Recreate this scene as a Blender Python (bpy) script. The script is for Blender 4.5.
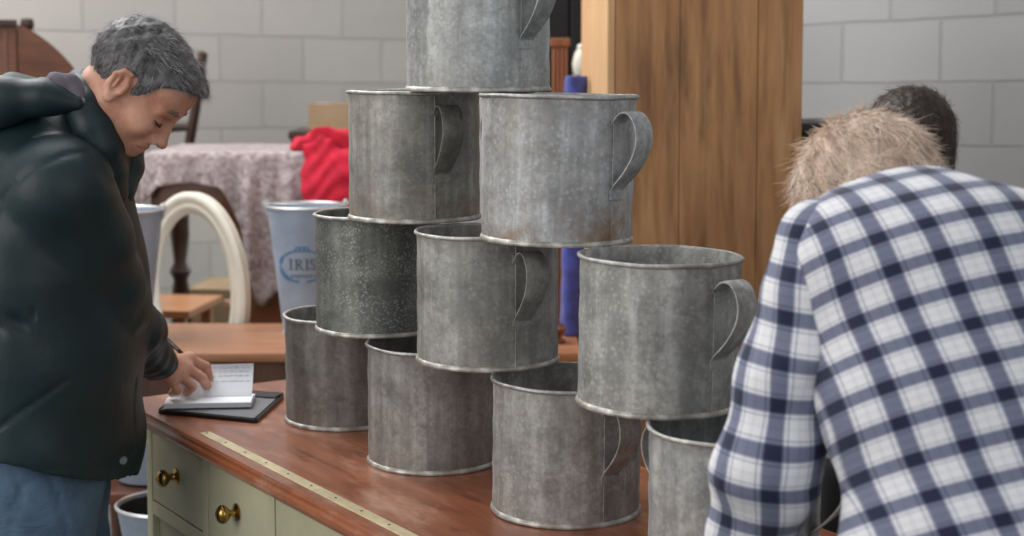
import bpy, bmesh, math, random
import numpy as np
from mathutils import Vector, Matrix
C = bpy.context.scene
for o in list(bpy.data.objects): bpy.data.objects.remove(o)
PI = math.pi
# ------------------------------------------------------------------ camera
EYE = 1.59
FPX = 1550.0
PITCH = math.atan(127/FPX)
cam = bpy.data.cameras.new('camera'); camo = bpy.data.objects.new('camera', cam); C.collection.objects.link(camo)
camo.location = (0, 0, EYE); camo.rotation_euler = (PI/2 - PITCH, 0, 0)
cam.sensor_width = 36; cam.sensor_fit = 'HORIZONTAL'; cam.lens = FPX/1024*36; cam.shift_y = -76/1024
cam.clip_start = 0.05; cam.clip_end = 60
cam.dof.use_dof = True; cam.dof.focus_distance = 2.55; cam.dof.aperture_fstop = 4.5
C.camera = camo
# ------------------------------------------------------------------ light
C.view_settings.view_transform = 'Standard'; C.view_settings.look = 'None'
C.view_settings.gamma = 1; C.view_settings.use_curve_mapping = False
C.view_settings.exposure = 0.0
w = bpy.data.worlds.new('world'); C.world = w; w.use_nodes = True
bg = w.node_tree.nodes['Background']; bg.inputs[0].default_value = (0.97, 0.98, 1.0, 1); bg.inputs[1].default_value = 0.37
def area(name, loc, target, sx, sy, power, col):
    l = bpy.data.lights.new(name, 'AREA'); l.shape = 'RECTANGLE'; l.size = sx; l.size_y = sy
    l.energy = power; l.color = col
    o = bpy.data.objects.new(name, l); C.collection.objects.link(o); o.location = loc
    o.rotation_euler = (Vector(target)-Vector(loc)).to_track_quat('-Z', 'Y').to_euler()
    return o
area('skylight_lamp', (-1.3, 3.9, 4.1), (-0.4, 3.3, 0.8), 2.6, 2.4, 70, (0.98, 0.99, 1.0))
area('rear_fill_lamp', (-2.5, 5.2, 4.0), (-1.35, 5.3, 0.9), 2.4, 2.0, 120, (1.0, 0.98, 0.95))  # added fill, not a known skylight; brightens the back-left wall and counter
area('doorway_lamp', (-2.9, 0.9, 2.1), (0.2, 3.2, 1.1), 2.2, 2.2, 55, (1.0, 0.97, 0.93))
area('open_door_lamp', (1.8, -1.2, 2.6), (0.6, 2.4, 1.2), 2.4, 2.0, 26, (0.95, 0.98, 1.0))
# ------------------------------------------------------------------ pixel rays
_F = np.array([0, math.cos(PITCH), -math.sin(PITCH)]); _U = np.array([0, math.sin(PITCH), math.cos(PITCH)])
def ray(px, py): return _F + np.array([1, 0, 0])*(px-512)/FPX - _U*(py-192)/FPX
def at(px, py, d):
    r = ray(px, py); r = r*(d/r[1]); return Vector((r[0], r[1], r[2]+EYE))
def onz(px, py, z):
    r = ray(px, py); r = r*((z-EYE)/r[2]); return Vector((r[0], r[1], z))
# ------------------------------------------------------------------ mesh helpers
class G:
    def __init__(s): s.v = []; s.f = []
    def add(s, v, f):
        n = len(s.v); s.v += [tuple(p) for p in v]; s.f += [tuple(i+n for i in q) for q in f]; return s
    def box(s, x0, x1, y0, y1, z0, z1, b=0.0):
        bm = bmesh.new(); bmesh.ops.create_cube(bm, size=1)
        for v in bm.verts:
            v.co = Vector(((x0+x1)/2+v.co.x*(x1-x0), (y0+y1)/2+v.co.y*(y1-y0), (z0+z1)/2+v.co.z*(z1-z0)))
        if b > 0: bmesh.ops.bevel(bm, geom=bm.edges[:], offset=b, segments=2, profile=0.6, affect='EDGES')
        bm.verts.index_update(); s.add([v.co[:] for v in bm.verts], [[v.index for v in f.verts] for f in bm.faces]); bm.free(); return s
    def lathe(s, prof, n=32, c=(0, 0, 0), closed=False, M=None):
        vs = []; fs = []; m = len(prof)
        for i in range(n):
            a = 2*PI*i/n
            for r, z in prof:
                p = Vector((r*math.cos(a), r*math.sin(a), z))
                if M is not None: p = M @ p
                vs.append(p+Vector(c))
        for i in range(n):
            j = (i+1) % n
            for k in range(m if closed else m-1):
                l = (k+1) % m
                fs.append((i*m+k, j*m+k, j*m+l, i*m+l))
        return s.add(vs, fs)
    def tube(s, pts, r, n=8, flat=None):
        pts = [Vector(p) for p in pts]; m = len(pts)
        rs = r if isinstance(r, (list, tuple)) else [r]*m
        vs = []; fs = []; up = None
        for i, p in enumerate(pts):
            t = (pts[min(i+1, m-1)]-pts[max(i-1, 0)]).normalized()
            if up is None:
                up = t.orthogonal().normalized()
            up = (up - t*up.dot(t)).normalized(); sd = t.cross(up)
            for k in range(n):
                a = 2*PI*k/n
                vs.append(p+(up*math.cos(a)+sd*math.sin(a))*rs[i])
        for i in range(m-1):
            for k in range(n):
                l = (k+1) % n
                fs.append((i*n+k, i*n+l, (i+1)*n+l, (i+1)*n+k))
        fs.append(tuple(range(n))[::-1]); fs.append(tuple((m-1)*n+k for k in range(n)))
        return s.add(vs, fs)
    def extrude(s, poly, d0, d1, axis='y'):
        n = len(poly); vs = []
        for d in (d0, d1):
            for a, b in poly:
                vs.append((a, d, b) if axis == 'y' else ((d, a, b) if axis == 'x' else (a, b, d)))
        fs = [tuple(range(n)), tuple(range(2*n-1, n-1, -1))]+[(i, i+n, (i+1) % n+n, (i+1) % n) for i in range(n)]
        return s.add(vs, fs)
    def strap(s, pts, wid, th, side):
        # flat strip following pts, width along 'side'
        side = Vector(side).normalized(); pts = [Vector(p) for p in pts]; m = len(pts); vs = []; fs = []
        for i, p in enumerate(pts):
            t = (pts[min(i+1, m-1)]-pts[max(i-1, 0)]).normalized(); nn = t.cross(side).normalized()
            ww = wid[i] if isinstance(wid, list) else wid
            for a, b in ((-1, -1), (-.92, -1.6), (.92, -1.6), (1, -1), (1, 1), (.92, 1.6), (-.92, 1.6), (-1, 1)):
                vs.append(p+side*a*ww/2+nn*b*th/2)
        for i in range(m-1):
            for k in range(8):
                l = (k+1) % 8; fs.append((i*8+k, i*8+l, (i+1)*8+l, (i+1)*8+k))
        fs.append(tuple(range(8))[::-1]); fs.append(tuple((m-1)*8+k for k in range(8)))
        return s.add(vs, fs)
def mk(name, g, mat, parent=None, smooth=True, loc=None, rot=None, angle=40):
    me = bpy.data.meshes.new(name); me.from_pydata([tuple(v) for v in g.v], [], [tuple(f) for f in g.f]); me.update()
    bm = bmesh.new(); bm.from_mesh(me); bmesh.ops.recalc_face_normals(bm, faces=bm.faces[:]); bm.to_mesh(me); bm.free()
    o = bpy.data.objects.new(name, me); C.collection.objects.link(o); me.materials.append(mat)
    if smooth:
        for p in me.polygons: p.use_smooth = True
        try: me.set_sharp_from_angle(angle=math.radians(angle))
        except Exception: pass
    if parent is not None: o.parent = parent
    if loc is not None: o.location = loc
    if rot is not None: o.rotation_euler = rot
    return o
def tag(o, label=None, cat=None, group=None, kind=None):
    if label: o['label'] = label
    if cat: o['category'] = cat
    if group: o['group'] = group
    if kind: o['kind'] = kind
    return o
def thing(name, label, cat, loc=(0, 0, 0), rz=0, group=None):
    o = bpy.data.objects.new(name, None); C.collection.objects.link(o); o.location = loc; o.rotation_euler = (0, 0, rz)
    o.empty_display_size = .1
    return tag(o, label, cat, group)
# ------------------------------------------------------------------ materials
class N:
    def __init__(s, name):
        s.m = bpy.data.materials.new(name); s.m.use_nodes = True; s.t = s.m.node_tree; s.n = s.t.nodes; s.l = s.t.links
        s.b = s.n['Principled BSDF']; s.tc = s.n.new('ShaderNodeTexCoord')
    def new(s, t, **k):
        x = s.n.new(t)
        for a, b in k.items(): setattr(x, a, b)
        return x
    def coord(s, scale=(1, 1, 1), loc=(0, 0, 0), rot=(0, 0, 0), src='Object'):
        m = s.new('ShaderNodeMapping'); m.inputs['Scale'].default_value = scale; m.inputs['Location'].default_value = loc; m.inputs['Rotation'].default_value = rot
        s.l.new(s.tc.outputs[src], m.inputs[0]); return m.outputs[0]
    def noise(s, vec, scale, detail=6, rough=.6, dist=0):
        x = s.new('ShaderNodeTexNoise'); x.inputs['Scale'].default_value = scale; x.inputs['Detail'].default_value = detail
        x.inputs['Roughness'].default_value = rough; x.inputs['Distortion'].default_value = dist; s.l.new(vec, x.inputs['Vector']); return x.outputs['Fac']
    def ramp(s, fac, stops):
        x = s.new('ShaderNodeValToRGB'); e = x.color_ramp.elements
        while len(e) < len(stops): e.new(.5)
        for i, (p, c) in enumerate(stops): e[i].position = p; e[i].color = (c, c, c, 1) if isinstance(c, (int, float)) else (*c, 1)
        s.l.new(fac, x.inputs[0]); return x.outputs[0]
    def mix(s, fac, a, b, mode='MIX'):
        x = s.new('ShaderNodeMix', data_type='RGBA', blend_type=mode)
        for i, v in ((0, fac), (6, a), (7, b)):
            if isinstance(v, (int, float)): x.inputs[i].default_value = v
            elif isinstance(v, tuple): x.inputs[i].default_value = (*v, 1)
            else: s.l.new(v, x.inputs[i])
        return x.outputs[2]
    def math(s, op, a, b=0.0, c=0.0):
        x = s.new('ShaderNodeMath', operation=op)
        for i, v in enumerate((a, b, c)):
            if isinstance(v, (int, float)): x.inputs[i].default_value = v
            else: s.l.new(v, x.inputs[i])
        return x.outputs[0]
    def bump(s, h, strength=.3, dist=.005):
        x = s.new('ShaderNodeBump'); x.inputs['Strength'].default_value = strength; x.inputs['Distance'].default_value = dist
        s.l.new(h, x.inputs['Height']); s.l.new(x.outputs[0], s.b.inputs['Normal'])
    def set(s, k, v):
        i = s.b.inputs[k]
        if isinstance(v, (int, float)): i.default_value = v
        elif isinstance(v, tuple): i.default_value = (*v, 1)
        else: s.l.new(v, i)
def m_plain(name, col, rough=.6, metal=0, var=.15, sc=12, bump=.15, bsc=None, bd=.002, coat=0, sheen=0, spec=None):
    a = N(name); v = a.coord(); nf = a.noise(v, sc, 5)
    c2 = tuple(max(0, x*(1-var*1.6)) for x in col); c3 = tuple(min(1, x*(1+var)) for x in col)
    a.set('Base Color', a.ramp(nf, [(.3, c2), (.7, c3)])); a.set('Roughness', rough); a.set('Metallic', metal)
    if coat: a.set('Coat Weight', coat); a.b.inputs['Coat Roughness'].default_value = .15
    if sheen: a.set('Sheen Weight', sheen)
    if spec is not None: a.set('Specular IOR Level', spec)
    if bump: a.bump(a.noise(v, bsc or sc*4, 4), bump, bd)
    return a.m
def m_wood(name, c1, c2, c3, sc=(1, 14, 14), rough=.45, coat=0, rot=(0, 0, 0), nscale=3, knots=0, stain=0):
    a = N(name); v = a.coord(sc, rot=rot); g = a.noise(v, nscale, 8, .62, .6)
    col = a.ramp(g, [(.25, c1), (.5, c2), (.75, c3)])
    v2 = a.coord(); big = a.noise(v2, 2.2, 3, .5)
    col = a.mix(a.ramp(big, [(.35, 0.0), (.7, .55)]), col, tuple(x*.62 for x in c2))
    if stain:
        sn = a.noise(a.coord((3, 3, .35)), 5, 5, .6, .3); col = a.mix(a.ramp(sn, [(.5, 0.0), (.68, stain)]), col, tuple(x*.3 for x in c1))
    if knots:
        vo = a.new('ShaderNodeTexVoronoi'); vo.inputs['Scale'].default_value = knots; a.l.new(a.coord((1, 1, .55)), vo.inputs['Vector'])
        col = a.mix(a.ramp(vo.outputs['Distance'], [(.02, .8), (.075, 0.0)]), col, tuple(x*.3 for x in c1))
    a.set('Base Color', col); a.set('Roughness', a.math('ADD', a.math('MULTIPLY', g, .25), rough-.12))
    if coat: a.set('Coat Weight', coat); a.b.inputs['Coat Roughness'].default_value = .2
    a.bump(g, .25, .002); return a.m
def m_galv(name, seed, tone=.30, rust=.2, speck=.2, tint=(1.0, 1.0, .97), rough=.5, metal=.42, H=.22):
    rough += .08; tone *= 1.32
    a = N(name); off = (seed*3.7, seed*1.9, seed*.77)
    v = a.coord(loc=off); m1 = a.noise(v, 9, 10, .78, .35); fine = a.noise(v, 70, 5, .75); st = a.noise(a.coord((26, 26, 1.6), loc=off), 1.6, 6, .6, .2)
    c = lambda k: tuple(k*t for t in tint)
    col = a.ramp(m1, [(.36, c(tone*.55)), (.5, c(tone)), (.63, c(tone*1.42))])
    col = a.mix(a.ramp(st, [(.38, .55), (.56, 0.0)]), col, c(tone*.5))
    col = a.mix(a.ramp(st, [(.56, 0.0), (.72, .5)]), col, c(min(1, tone*1.6)))
    col = a.mix(a.ramp(fine, [(.4, .4), (.52, 0.0)]), col, c(tone*.5))
    vo = a.new('ShaderNodeTexVoronoi'); vo.inputs['Scale'].default_value = 190 if speck > .8 else 120; a.l.new(v, vo.inputs['Vector'])
    sp = a.math('MULTIPLY', a.ramp(vo.outputs['Distance'], [(.14, .85), (.5, 0.0)]), a.ramp(a.noise(v, 22, 5, .7), [(.38, 0.0), (.58, speck*.95)]))
    col = a.mix(sp, col, c(min(1, tone*1.8+.10)))
    # brown wear towards the foot and in patches
    sx = a.new('ShaderNodeSeparateXYZ'); a.l.new(a.tc.outputs['Object'], sx.inputs[0])
    low = a.ramp(a.math('DIVIDE', sx.outputs['Z'], H), [(.02, 1.0), (.34, 0.0)])
    rn = a.ramp(a.noise(v, 11, 6, .7, .4), [(.42, 0.0), (.62, 1.0)])
    rf = a.math('MULTIPLY', a.math('ADD', a.math('MULTIPLY', low, 1.0), .22), a.math('MULTIPLY', rn, rust))
    col = a.mix(rf, col, (.30, .20, .12))
    a.set('Base Color', col); a.set('Metallic', metal)
    a.set('Roughness', a.ramp(m1, [(.3, rough-.08), (.7, rough+.12)]))
    h = a.math('ADD', m1, a.math('MULTIPLY', fine, .25)); a.bump(h, .35, .0015); return a.m
def m_block(name, rot, tint):
    a = N(name); sx = a.new('ShaderNodeSeparateXYZ'); a.l.new(a.tc.outputs['Object'], sx.inputs[0])
    cb = a.new('ShaderNodeCombineXYZ'); a.l.new(a.math('ADD', sx.outputs['X'], .45*20), cb.inputs[0]); a.l.new(a.math('ADD', a.math('ADD', sx.outputs['Z'], .2245*20), a.math('MULTIPLY', sx.outputs['X'], rot)), cb.inputs[1])
    b = a.new('ShaderNodeTexBrick'); b.offset = .5; b.inputs['Scale'].default_value = 1; b.inputs['Brick Width'].default_value = .45; b.inputs['Row Height'].default_value = .2245
    b.inputs['Mortar Size'].default_value = .0065; b.inputs['Mortar Smooth'].default_value = .35
    wob = a.new('ShaderNodeMix', data_type='VECTOR'); wob.inputs[0].default_value = .006
    nz = a.new('ShaderNodeTexNoise'); nz.inputs['Scale'].default_value = 9; a.l.new(cb.outputs[0], nz.inputs['Vector'])
    va = a.new('ShaderNodeVectorMath', operation='MULTIPLY_ADD'); a.l.new(nz.outputs['Color'], va.inputs[0]); va.inputs[1].default_value = (.012, .012, 0); a.l.new(cb.outputs[0], va.inputs[2])
    a.l.new(va.outputs[0], b.inputs['Vector'])
    t = tint
    b.inputs['Color1'].default_value = (*[x*.93 for x in t], 1); b.inputs['Color2'].default_value = (*[x*1.05 for x in t], 1); b.inputs['Mortar'].default_value = (*[x*.92 for x in t], 1)
    v = a.coord(); n1 = a.noise(v, 3, 5, .6); col = a.mix(a.ramp(n1, [(.4, 0.0), (.75, .22)]), b.outputs['Color'], tuple(x*.8 for x in t))
    n2 = a.noise(v, 60, 5, .7)
    a.set('Base Color', col); a.set('Roughness', .62)
    h = a.math('ADD', a.math('MULTIPLY', b.outputs['Fac'], -1.0), a.math('MULTIPLY', n2, .22)); a.bump(h, .85, .009); return a.m
def m_plaid(name):
    a = N(name); at_ = a.new('ShaderNodeAttribute'); at_.attribute_name = 'puv'; sx = a.new('ShaderNodeSeparateXYZ'); a.l.new(at_.outputs['Vector'], sx.inputs[0])
    def band(x, sc=.0515):
        f = a.math('FRACT', a.math('ADD', a.math('DIVIDE', x, sc), 50.0))
        def win(c0, hw, soft):
            d = a.math('ABSOLUTE', a.math('SUBTRACT', f, c0)); return a.ramp(d, [(max(0, hw-soft), 1.0), (hw+soft, 0.0)])
        m = a.math('MULTIPLY', win(.30, .18, .03), .60)
        t1 = a.math('MULTIPLY', win(.565, .014, .014), .45); t2 = a.math('MULTIPLY', win(.035, .014, .014), .45)
        l1 = a.math('MULTIPLY', win(.80, .02, .02), .10)
        return a.math('ADD', a.math('ADD', m, t1), a.math('ADD', t2, l1))
    u = band(sx.outputs['X']); v = band(sx.outputs['Y'])
    d = a.math('SUBTRACT', 1.0, a.math('MULTIPLY', a.math('SUBTRACT', 1.0, u), a.math('SUBTRACT', 1.0, v)))
    col = a.ramp(d, [(0, (.80, .80, .83)), (.30, (.48, .50, .58)), (.60, (.17, .19, .28)), (.84, (.008, .011, .045))])
    wv = a.noise(a.coord(), 500, 2); a.set('Base Color', col); a.set('Roughness', .85); a.set('Sheen Weight', .15)
    a.bump(a.math('ADD', a.math('MULTIPLY', a.noise(a.coord(), 16, 4), 1.0), a.math('MULTIPLY', wv, .1)), .5, .006); return a.m
M = {}
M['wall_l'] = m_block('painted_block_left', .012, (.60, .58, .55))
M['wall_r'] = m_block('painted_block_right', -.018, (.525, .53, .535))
M['floor'] = m_plain('concrete_floor', (.13, .125, .12), .8, var=.3, sc=5, bump=.3)
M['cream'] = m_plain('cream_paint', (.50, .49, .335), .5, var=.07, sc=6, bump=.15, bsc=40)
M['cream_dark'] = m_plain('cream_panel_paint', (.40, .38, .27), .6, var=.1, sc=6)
M['top'] = m_wood('counter_mahogany', (.14, .038, .015), (.32, .10, .042), (.48, .20, .10), (1.2, 9, 9), .36, coat=.5, nscale=3.2)
def wear_and_sheen(m, light, dark):
    nt = m.node_tree; b = nt.nodes['Principled BSDF']; src = b.inputs['Base Color'].links[0].from_socket; tc = nt.nodes['Texture Coordinate']
    for sc_, col_, lo_, hi_, k_, st_ in ((2.6, light, .52, .68, .6, 3.0), (5.5, dark, .56, .70, .7, 1.5)):
        mp = nt.nodes.new('ShaderNodeMapping'); mp.inputs['Scale'].default_value = (1, st_, 1); nt.links.new(tc.outputs['Object'], mp.inputs[0])
        n_ = nt.nodes.new('ShaderNodeTexNoise'); n_.inputs['Scale'].default_value = sc_; n_.inputs['Detail'].default_value = 8; n_.inputs['Roughness'].default_value = .7; nt.links.new(mp.outputs[0], n_.inputs['Vector'])
        rp = nt.nodes.new('ShaderNodeValToRGB'); rp.color_ramp.elements[0].position = lo_; rp.color_ramp.elements[0].color = (0, 0, 0, 1); rp.color_ramp.elements[1].position = hi_; rp.color_ramp.elements[1].color = (k_, k_, k_, 1); nt.links.new(n_.outputs['Fac'], rp.inputs[0])
        mx = nt.nodes.new('ShaderNodeMix'); mx.data_type = 'RGBA'; nt.links.new(rp.outputs[0], mx.inputs[0]); nt.links.new(src, mx.inputs[6]); mx.inputs[7].default_value = (*col_, 1); src = mx.outputs[2]
    nt.links.new(src, b.inputs['Base Color'])
wear_and_sheen(M['top'], (.66, .40, .29), (.07, .018, .008))  # pale patches are wear plus painted-in sheen; dark ones are stains
M['tabletop'] = m_wood('pine_table_top', (.24, .10, .05), (.36, .165, .085), (.48, .25, .14), (1, 10, 10), .42, coat=.15)
M['orange'] = m_wood('orange_wood', (.36, .15, .065), (.50, .22, .10), (.6, .3, .15), (1, 10, 10), .4, coat=.2)
M['pine'] = m_wood('waxed_pine', (.27, .115, .042), (.50, .245, .10), (.68, .40, .19), (9, 9, .8), .6, nscale=3, knots=2.6, stain=.6)
M['pine_lit'] = m_wood('pale_lit_pine', (.62, .35, .16), (.76, .46, .23), (.84, .56, .31), (9, 9, .8), .55, nscale=2, knots=1.7)  # paler pine with the sunlight on the left-facing front painted into its colour
M['dark'] = m_wood('dark_oak', (.018, .008, .005), (.04, .016, .009), (.075, .03, .016), (8, 8, 1), .35, coat=.3)
M['brown'] = m_wood('brown_oak', (.06, .018, .007), (.14, .045, .016), (.22, .08, .03), (2, 2, 9), .38, coat=.35)
M['reed'] = m_wood('reeded_mahogany', (.14, .045, .02), (.25, .09, .04), (.35, .14, .07), (9, 9, 1), .45)
M['under'] = m_wood('table_carcass_wood', (.045, .02, .012), (.10, .045, .027), (.16, .075, .045), (8, 8, 1), .55)
M['black'] = m_plain('black_paint', (.008, .008, .009), .5, var=.2)
M['blackleather'] = m_plain('black_leather', (.012, .013, .015), .32, var=.2, sc=30, bump=.2, bsc=200)
M['brass'] = m_plain('brass', (.42, .27, .085), .25, 1, var=.25, sc=30, bump=.05)
M['strip'] = m_plain('pale_brass_strip', (.74, .64, .40), .35, .35, var=.15, sc=30, bump=.1)
M['white_paint'] = m_plain('cream_white_gloss', (.74, .71, .62), .35, var=.05, coat=.2)
M['mirror'] = m_plain('mirror_glass', (.80, .83, .82), .02, 1, var=.01, bump=0)
M['paper'] = m_plain('paper', (.83, .85, .90), .8, var=.02, bump=.05)
M['ink'] = m_plain('pencil_lines', (.66, .67, .73), .8)
M['ribbon'] = m_plain('grey_cover', (.16, .165, .175), .55, var=.1)
M['card'] = m_plain('cardboard', (.34, .235, .14), .85, var=.08, bump=.1)
M['tape'] = m_plain('tape', (.62, .60, .55), .4)
M['red'] = m_plain('red_fabric', (.52, .006, .032), .85, var=.2, sc=18, bump=.4, bsc=60)
M['blue'] = m_plain('blue_fabric', (.045, .065, .34), .9, var=.35, sc=22, bump=.5, bsc=120, sheen=.3)
M['bucket'] = m_plain('pale_galvanised', (.34, .42, .54), .5, .25, var=.14, sc=8, bump=.15)
M['bucketrim'] = m_plain('bright_zinc', (.66, .68, .70), .35, .7, var=.1)
M['printblue'] = m_plain('blue_print', (.06, .16, .32), .6); M['printgrey'] = m_plain('grey_print', (.07, .075, .10), .6)
M['jacket'] = None
M['skin'] = None
a = N('ruddy_skin'); v = a.coord(); n1 = a.noise(v, 22, 5, .6); n2 = a.noise(v, 160, 4, .7)
col = a.ramp(n1, [(.3, (.44, .19, .125)), (.5, (.57, .29, .20)), (.72, (.66, .37, .27))]); a.set('Base Color', col); a.set('Roughness', .48)
a.set('Subsurface Weight', .12); a.b.inputs['Subsurface Radius'].default_value = (.012, .005, .003); a.b.inputs['Subsurface Scale'].default_value = .6
a.bump(a.math('ADD', n2, a.noise(a.coord((1, 1, 3)), 45, 3)), .25, .0012); M['skin'] = a.m
a = N('waxed_jacket_cloth'); v = a.coord(); n1 = a.noise(v, 5, 4, .55, .4); n2 = a.noise(a.coord((1, 1, .6)), 16, 4, .6, .8)
a.set('Base Color', a.ramp(n1, [(.3, (.006, .017, .020)), (.7, (.012, .032, .037))])); a.set('Roughness', .5); a.set('Specular IOR Level', .38)
a.bump(a.math('ADD', n1, a.math('MULTIPLY', n2, .4)), .45, .008); M['jacket'] = a.m
M['lining'] = m_plain('mauve_grey_lining', (.14, .12, .15), .9, var=.2, sc=30, bump=.3)
M['seam'] = m_plain('jacket_seam', (.006, .014, .016), .7)
a = N('washed_denim'); v = a.coord(); n1 = a.noise(v, 7, 5, .6, .3); n2 = a.noise(v, 220, 2)
a.set('Base Color', a.mix(a.math('MULTIPLY', n2, .35), a.ramp(n1, [(.3, (.045, .085, .15)), (.7, (.12, .20, .30))]), (.03, .05, .1))); a.set('Roughness', .85); a.bump(a.noise(a.coord((1, 1, 2)), 14, 4, .6, .6), .5, .01); M['denim'] = a.m
M['greyhair'] = m_plain('grey_hair', (.085, .082, .085), .45, var=.55, sc=45, bump=.6, bsc=150, bd=.004)
M['browhair'] = m_plain('eyebrow_hair', (.19, .13, .105), .7, var=.3)
M['greystrand'] = m_plain('grey_hair_strands', (.25, .245, .25), .42, var=.95, sc=38, bump=0)
M['blond'] = m_plain('sandy_hair', (.60, .44, .34), .55, var=.28, sc=40, bump=.6, bsc=120, bd=.005)
M['blondstrand'] = m_plain('sandy_hair_strands', (.86, .70, .58), .5, var=.22, sc=50, bump=0)
M['brownhair'] = m_plain('dark_brown_hair', (.028, .016, .011), .5, var=.4, sc=60, bump=.6, bsc=150, bd=.003)
M['brownstrand'] = m_plain('dark_brown_strands', (.055, .034, .024), .4, var=.6, sc=60, bump=0)
M['darkcoat'] = m_plain('dark_coat', (.02, .02, .022), .75, var=.3)
M['shoe'] = m_plain('brown_shoe', (.06, .03, .018), .4)
M['plaid'] = m_plaid('blue_white_check')
M['rubber'] = m_plain('grey_stitch', (.12, .15, .16), .6)
a = N('floral_tablecloth'); v = a.coord(); vo = a.new('ShaderNodeTexVoronoi'); vo.inputs['Scale'].default_value = 26; a.l.new(v, vo.inputs['Vector'])
n1 = a.noise(v, 30, 6, .7, 1.2)
c = a.ramp(n1, [(.36, (.19, .14, .145)), (.47, (.32, .265, .275)), (.60, (.46, .41, .415))]); c = a.mix(a.ramp(vo.outputs['Distance'], [(.1, .45), (.35, 0.0)]), c, (.55, .46, .47))
a.set('Base Color', c); a.set('Roughness', .9); a.bump(n1, .2, .003); M['floral'] = a.m
# ------------------------------------------------------------------ the setting
tag(mk('floor', G().box(-5, 5, -2.5, 10, -.1, 0), M['floor'], smooth=False), kind='structure')
PL = at(265, 80, 7.6); PL.z = 0; DL = Vector((.81, .587, 0)).normalized()
PR = at(860, 81, 5.8); PR.z = 0; DR = Vector((.602, -.799, 0)).normalized()
den = DL.x*DR.y-DL.y*DR.x; dd = PR-PL
sL = (dd.x*DR.y-dd.y*DR.x)/den; CORNER = PL+DL*sL
def along(P, D, px):       # parameter on a wall line seen at a pixel column
    best = min((abs((512+FPX*(P.x+D.x*s)/((P.y+D.y*s)*math.cos(PITCH))) - px), s) for s in [k*.01-4 for k in range(900)])
    return best[1]
def wall(name, P, D, s_org, zline, s0, s1, mat, back, top=3.3, zfloor=-.0):
    org = P+D*s_org; org.z = zline
    g = G().box(s0-s_org, s1-s_org, 0, .2*back, zfloor-zline, top-zline)
    o = mk(name, g, mat, smooth=False, loc=org, rot=(0, 0, math.atan2(D.y, D.x))); return tag(o, kind='structure')
zl = at(265, 36, 7.6).z; zr = at(860, 22, 5.8).z
sa = along(PL, DL, 304); sb = along(PR, DR, 844)
wall('wall_back', PL, DL, sa, zl, -3.1, sL, M['wall_l'], 1)
dcor = (CORNER-PR).dot(DR)
wall('wall_right', PR, DR, sb, zr, dcor, 3.3, M['wall_r'], 1)
EL = PL+DL*-3.1
wl = Vector((-.05, -1, 0)).normalized()
tag(mk('wall_left', G().box(-.2, 6.5, 0, -.2, -1.6, 1.7), M['wall_l'], smooth=False, loc=(EL.x, EL.y, 1.6), rot=(0, 0, math.atan2(wl.y, wl.x))), kind='structure')
# ------------------------------------------------------------------ shop counter
ZC = .88
OC = Vector((-.337, 3.076, 0)); AC = math.atan2(-.832, .554)
ctr = thing('shop_counter', 'cream painted wooden shop counter with polished brown top, brass knobs, under the stacked pots', 'counter', OC, AC)
def mould_top():
    g = G(); x0, x1, y0, y1 = -.43, 1.36, -.325, .275
    prof = [(0.012, ZC-.032), (.004, ZC-.029), (.0, ZC-.021), (.001, ZC-.014), (.005, ZC-.009), (.006, ZC-.004), (.010, ZC), (.02, ZC+.0005)]
    rings = []; vs = []
    for ins, z in prof: rings.append([(x0+ins, y0+ins, z), (x1-ins, y0+ins, z), (x1-ins, y1-ins, z), (x0+ins, y1-ins, z)])
    vs = [p for r in rings for p in r]; fs = []
    for i in range(len(rings)-1):
        for k in range(4): fs.append((i*4+k, i*4+(k+1) % 4, (i+1)*4+(k+1) % 4, (i+1)*4+k))
    fs.append((0, 3, 2, 1)); n = (len(rings)-1)*4; fs.append((n, n+1, n+2, n+3)); return g.add(vs, fs)
mk('counter_top', mould_top(), M['top'], ctr, angle=25)
cz = ZC-.032
g = G(); fx0, fx1, fy = -.34, 1.30, -.29
g.box(fx0, fx0+.02, fy+.002, .24, .0, cz); g.box(fx1-.02, fx1, fy+.002, .24, 0, cz); g.box(fx0, fx1, .22, .24, .05, cz)
g.box(fx0, fx1, fy+.02, .22, .06, .08); g.box(fx0, fx1, fy+.015, .22, .655, .67)
mk('carcass', g, M['cream'], ctr, smooth=False)
g = G()
div = [-.325, -.028, .276, .58, .884, 1.188, 1.29]
g.box(fx0, fx1, fy, fy+.02, cz-.016, cz, .002); g.box(fx0, fx1, fy, fy+.02, .655, .683, .002); g.box(fx0, fx1, fy, fy+.02, .02, .09, .002)
for d in div: g.box(d-.0125, d+.0125, fy-.0005, fy+.02, .02, cz-.002, .0015)
g.box(fx0, fx0+.03, fy-.001, fy+.02, 0, cz, .002)
mk('face_frame', g, M['cream'], ctr, smooth=False)
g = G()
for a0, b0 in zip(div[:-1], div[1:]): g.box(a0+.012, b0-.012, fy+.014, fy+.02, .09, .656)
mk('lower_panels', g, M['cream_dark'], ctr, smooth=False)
for a0, b0 in zip(div[:-1], div[1:]):
    x0, x1 = a0+.0145, b0-.0145
    dr = mk('drawer', G().box(x0, x1, fy+.001, fy+.35, .686, cz-.019, .0025), M['cream'], ctr, angle=30)
    kn = G().lathe([(0, 0), (.016, 0), (.0165, .003), (.012, .005), (.0075, .007), (.006, .012), (.007, .016), (.013, .020), (.0172, .026), (.0175, .031), (.0145, .037), (.008, .0405), (0, .041)], 24, M=Matrix.Rotation(PI/2, 4, 'X'))
    mk('knob', kn, M['brass'], dr, loc=((x0+x1)/2, fy+.001, .765))
g = G().box(-.04, 1.2, -.294, -.272, ZC-.001, ZC+.0018, .0006)
st = mk('measuring_strip', g, M['strip'], ctr, smooth=False)
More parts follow.
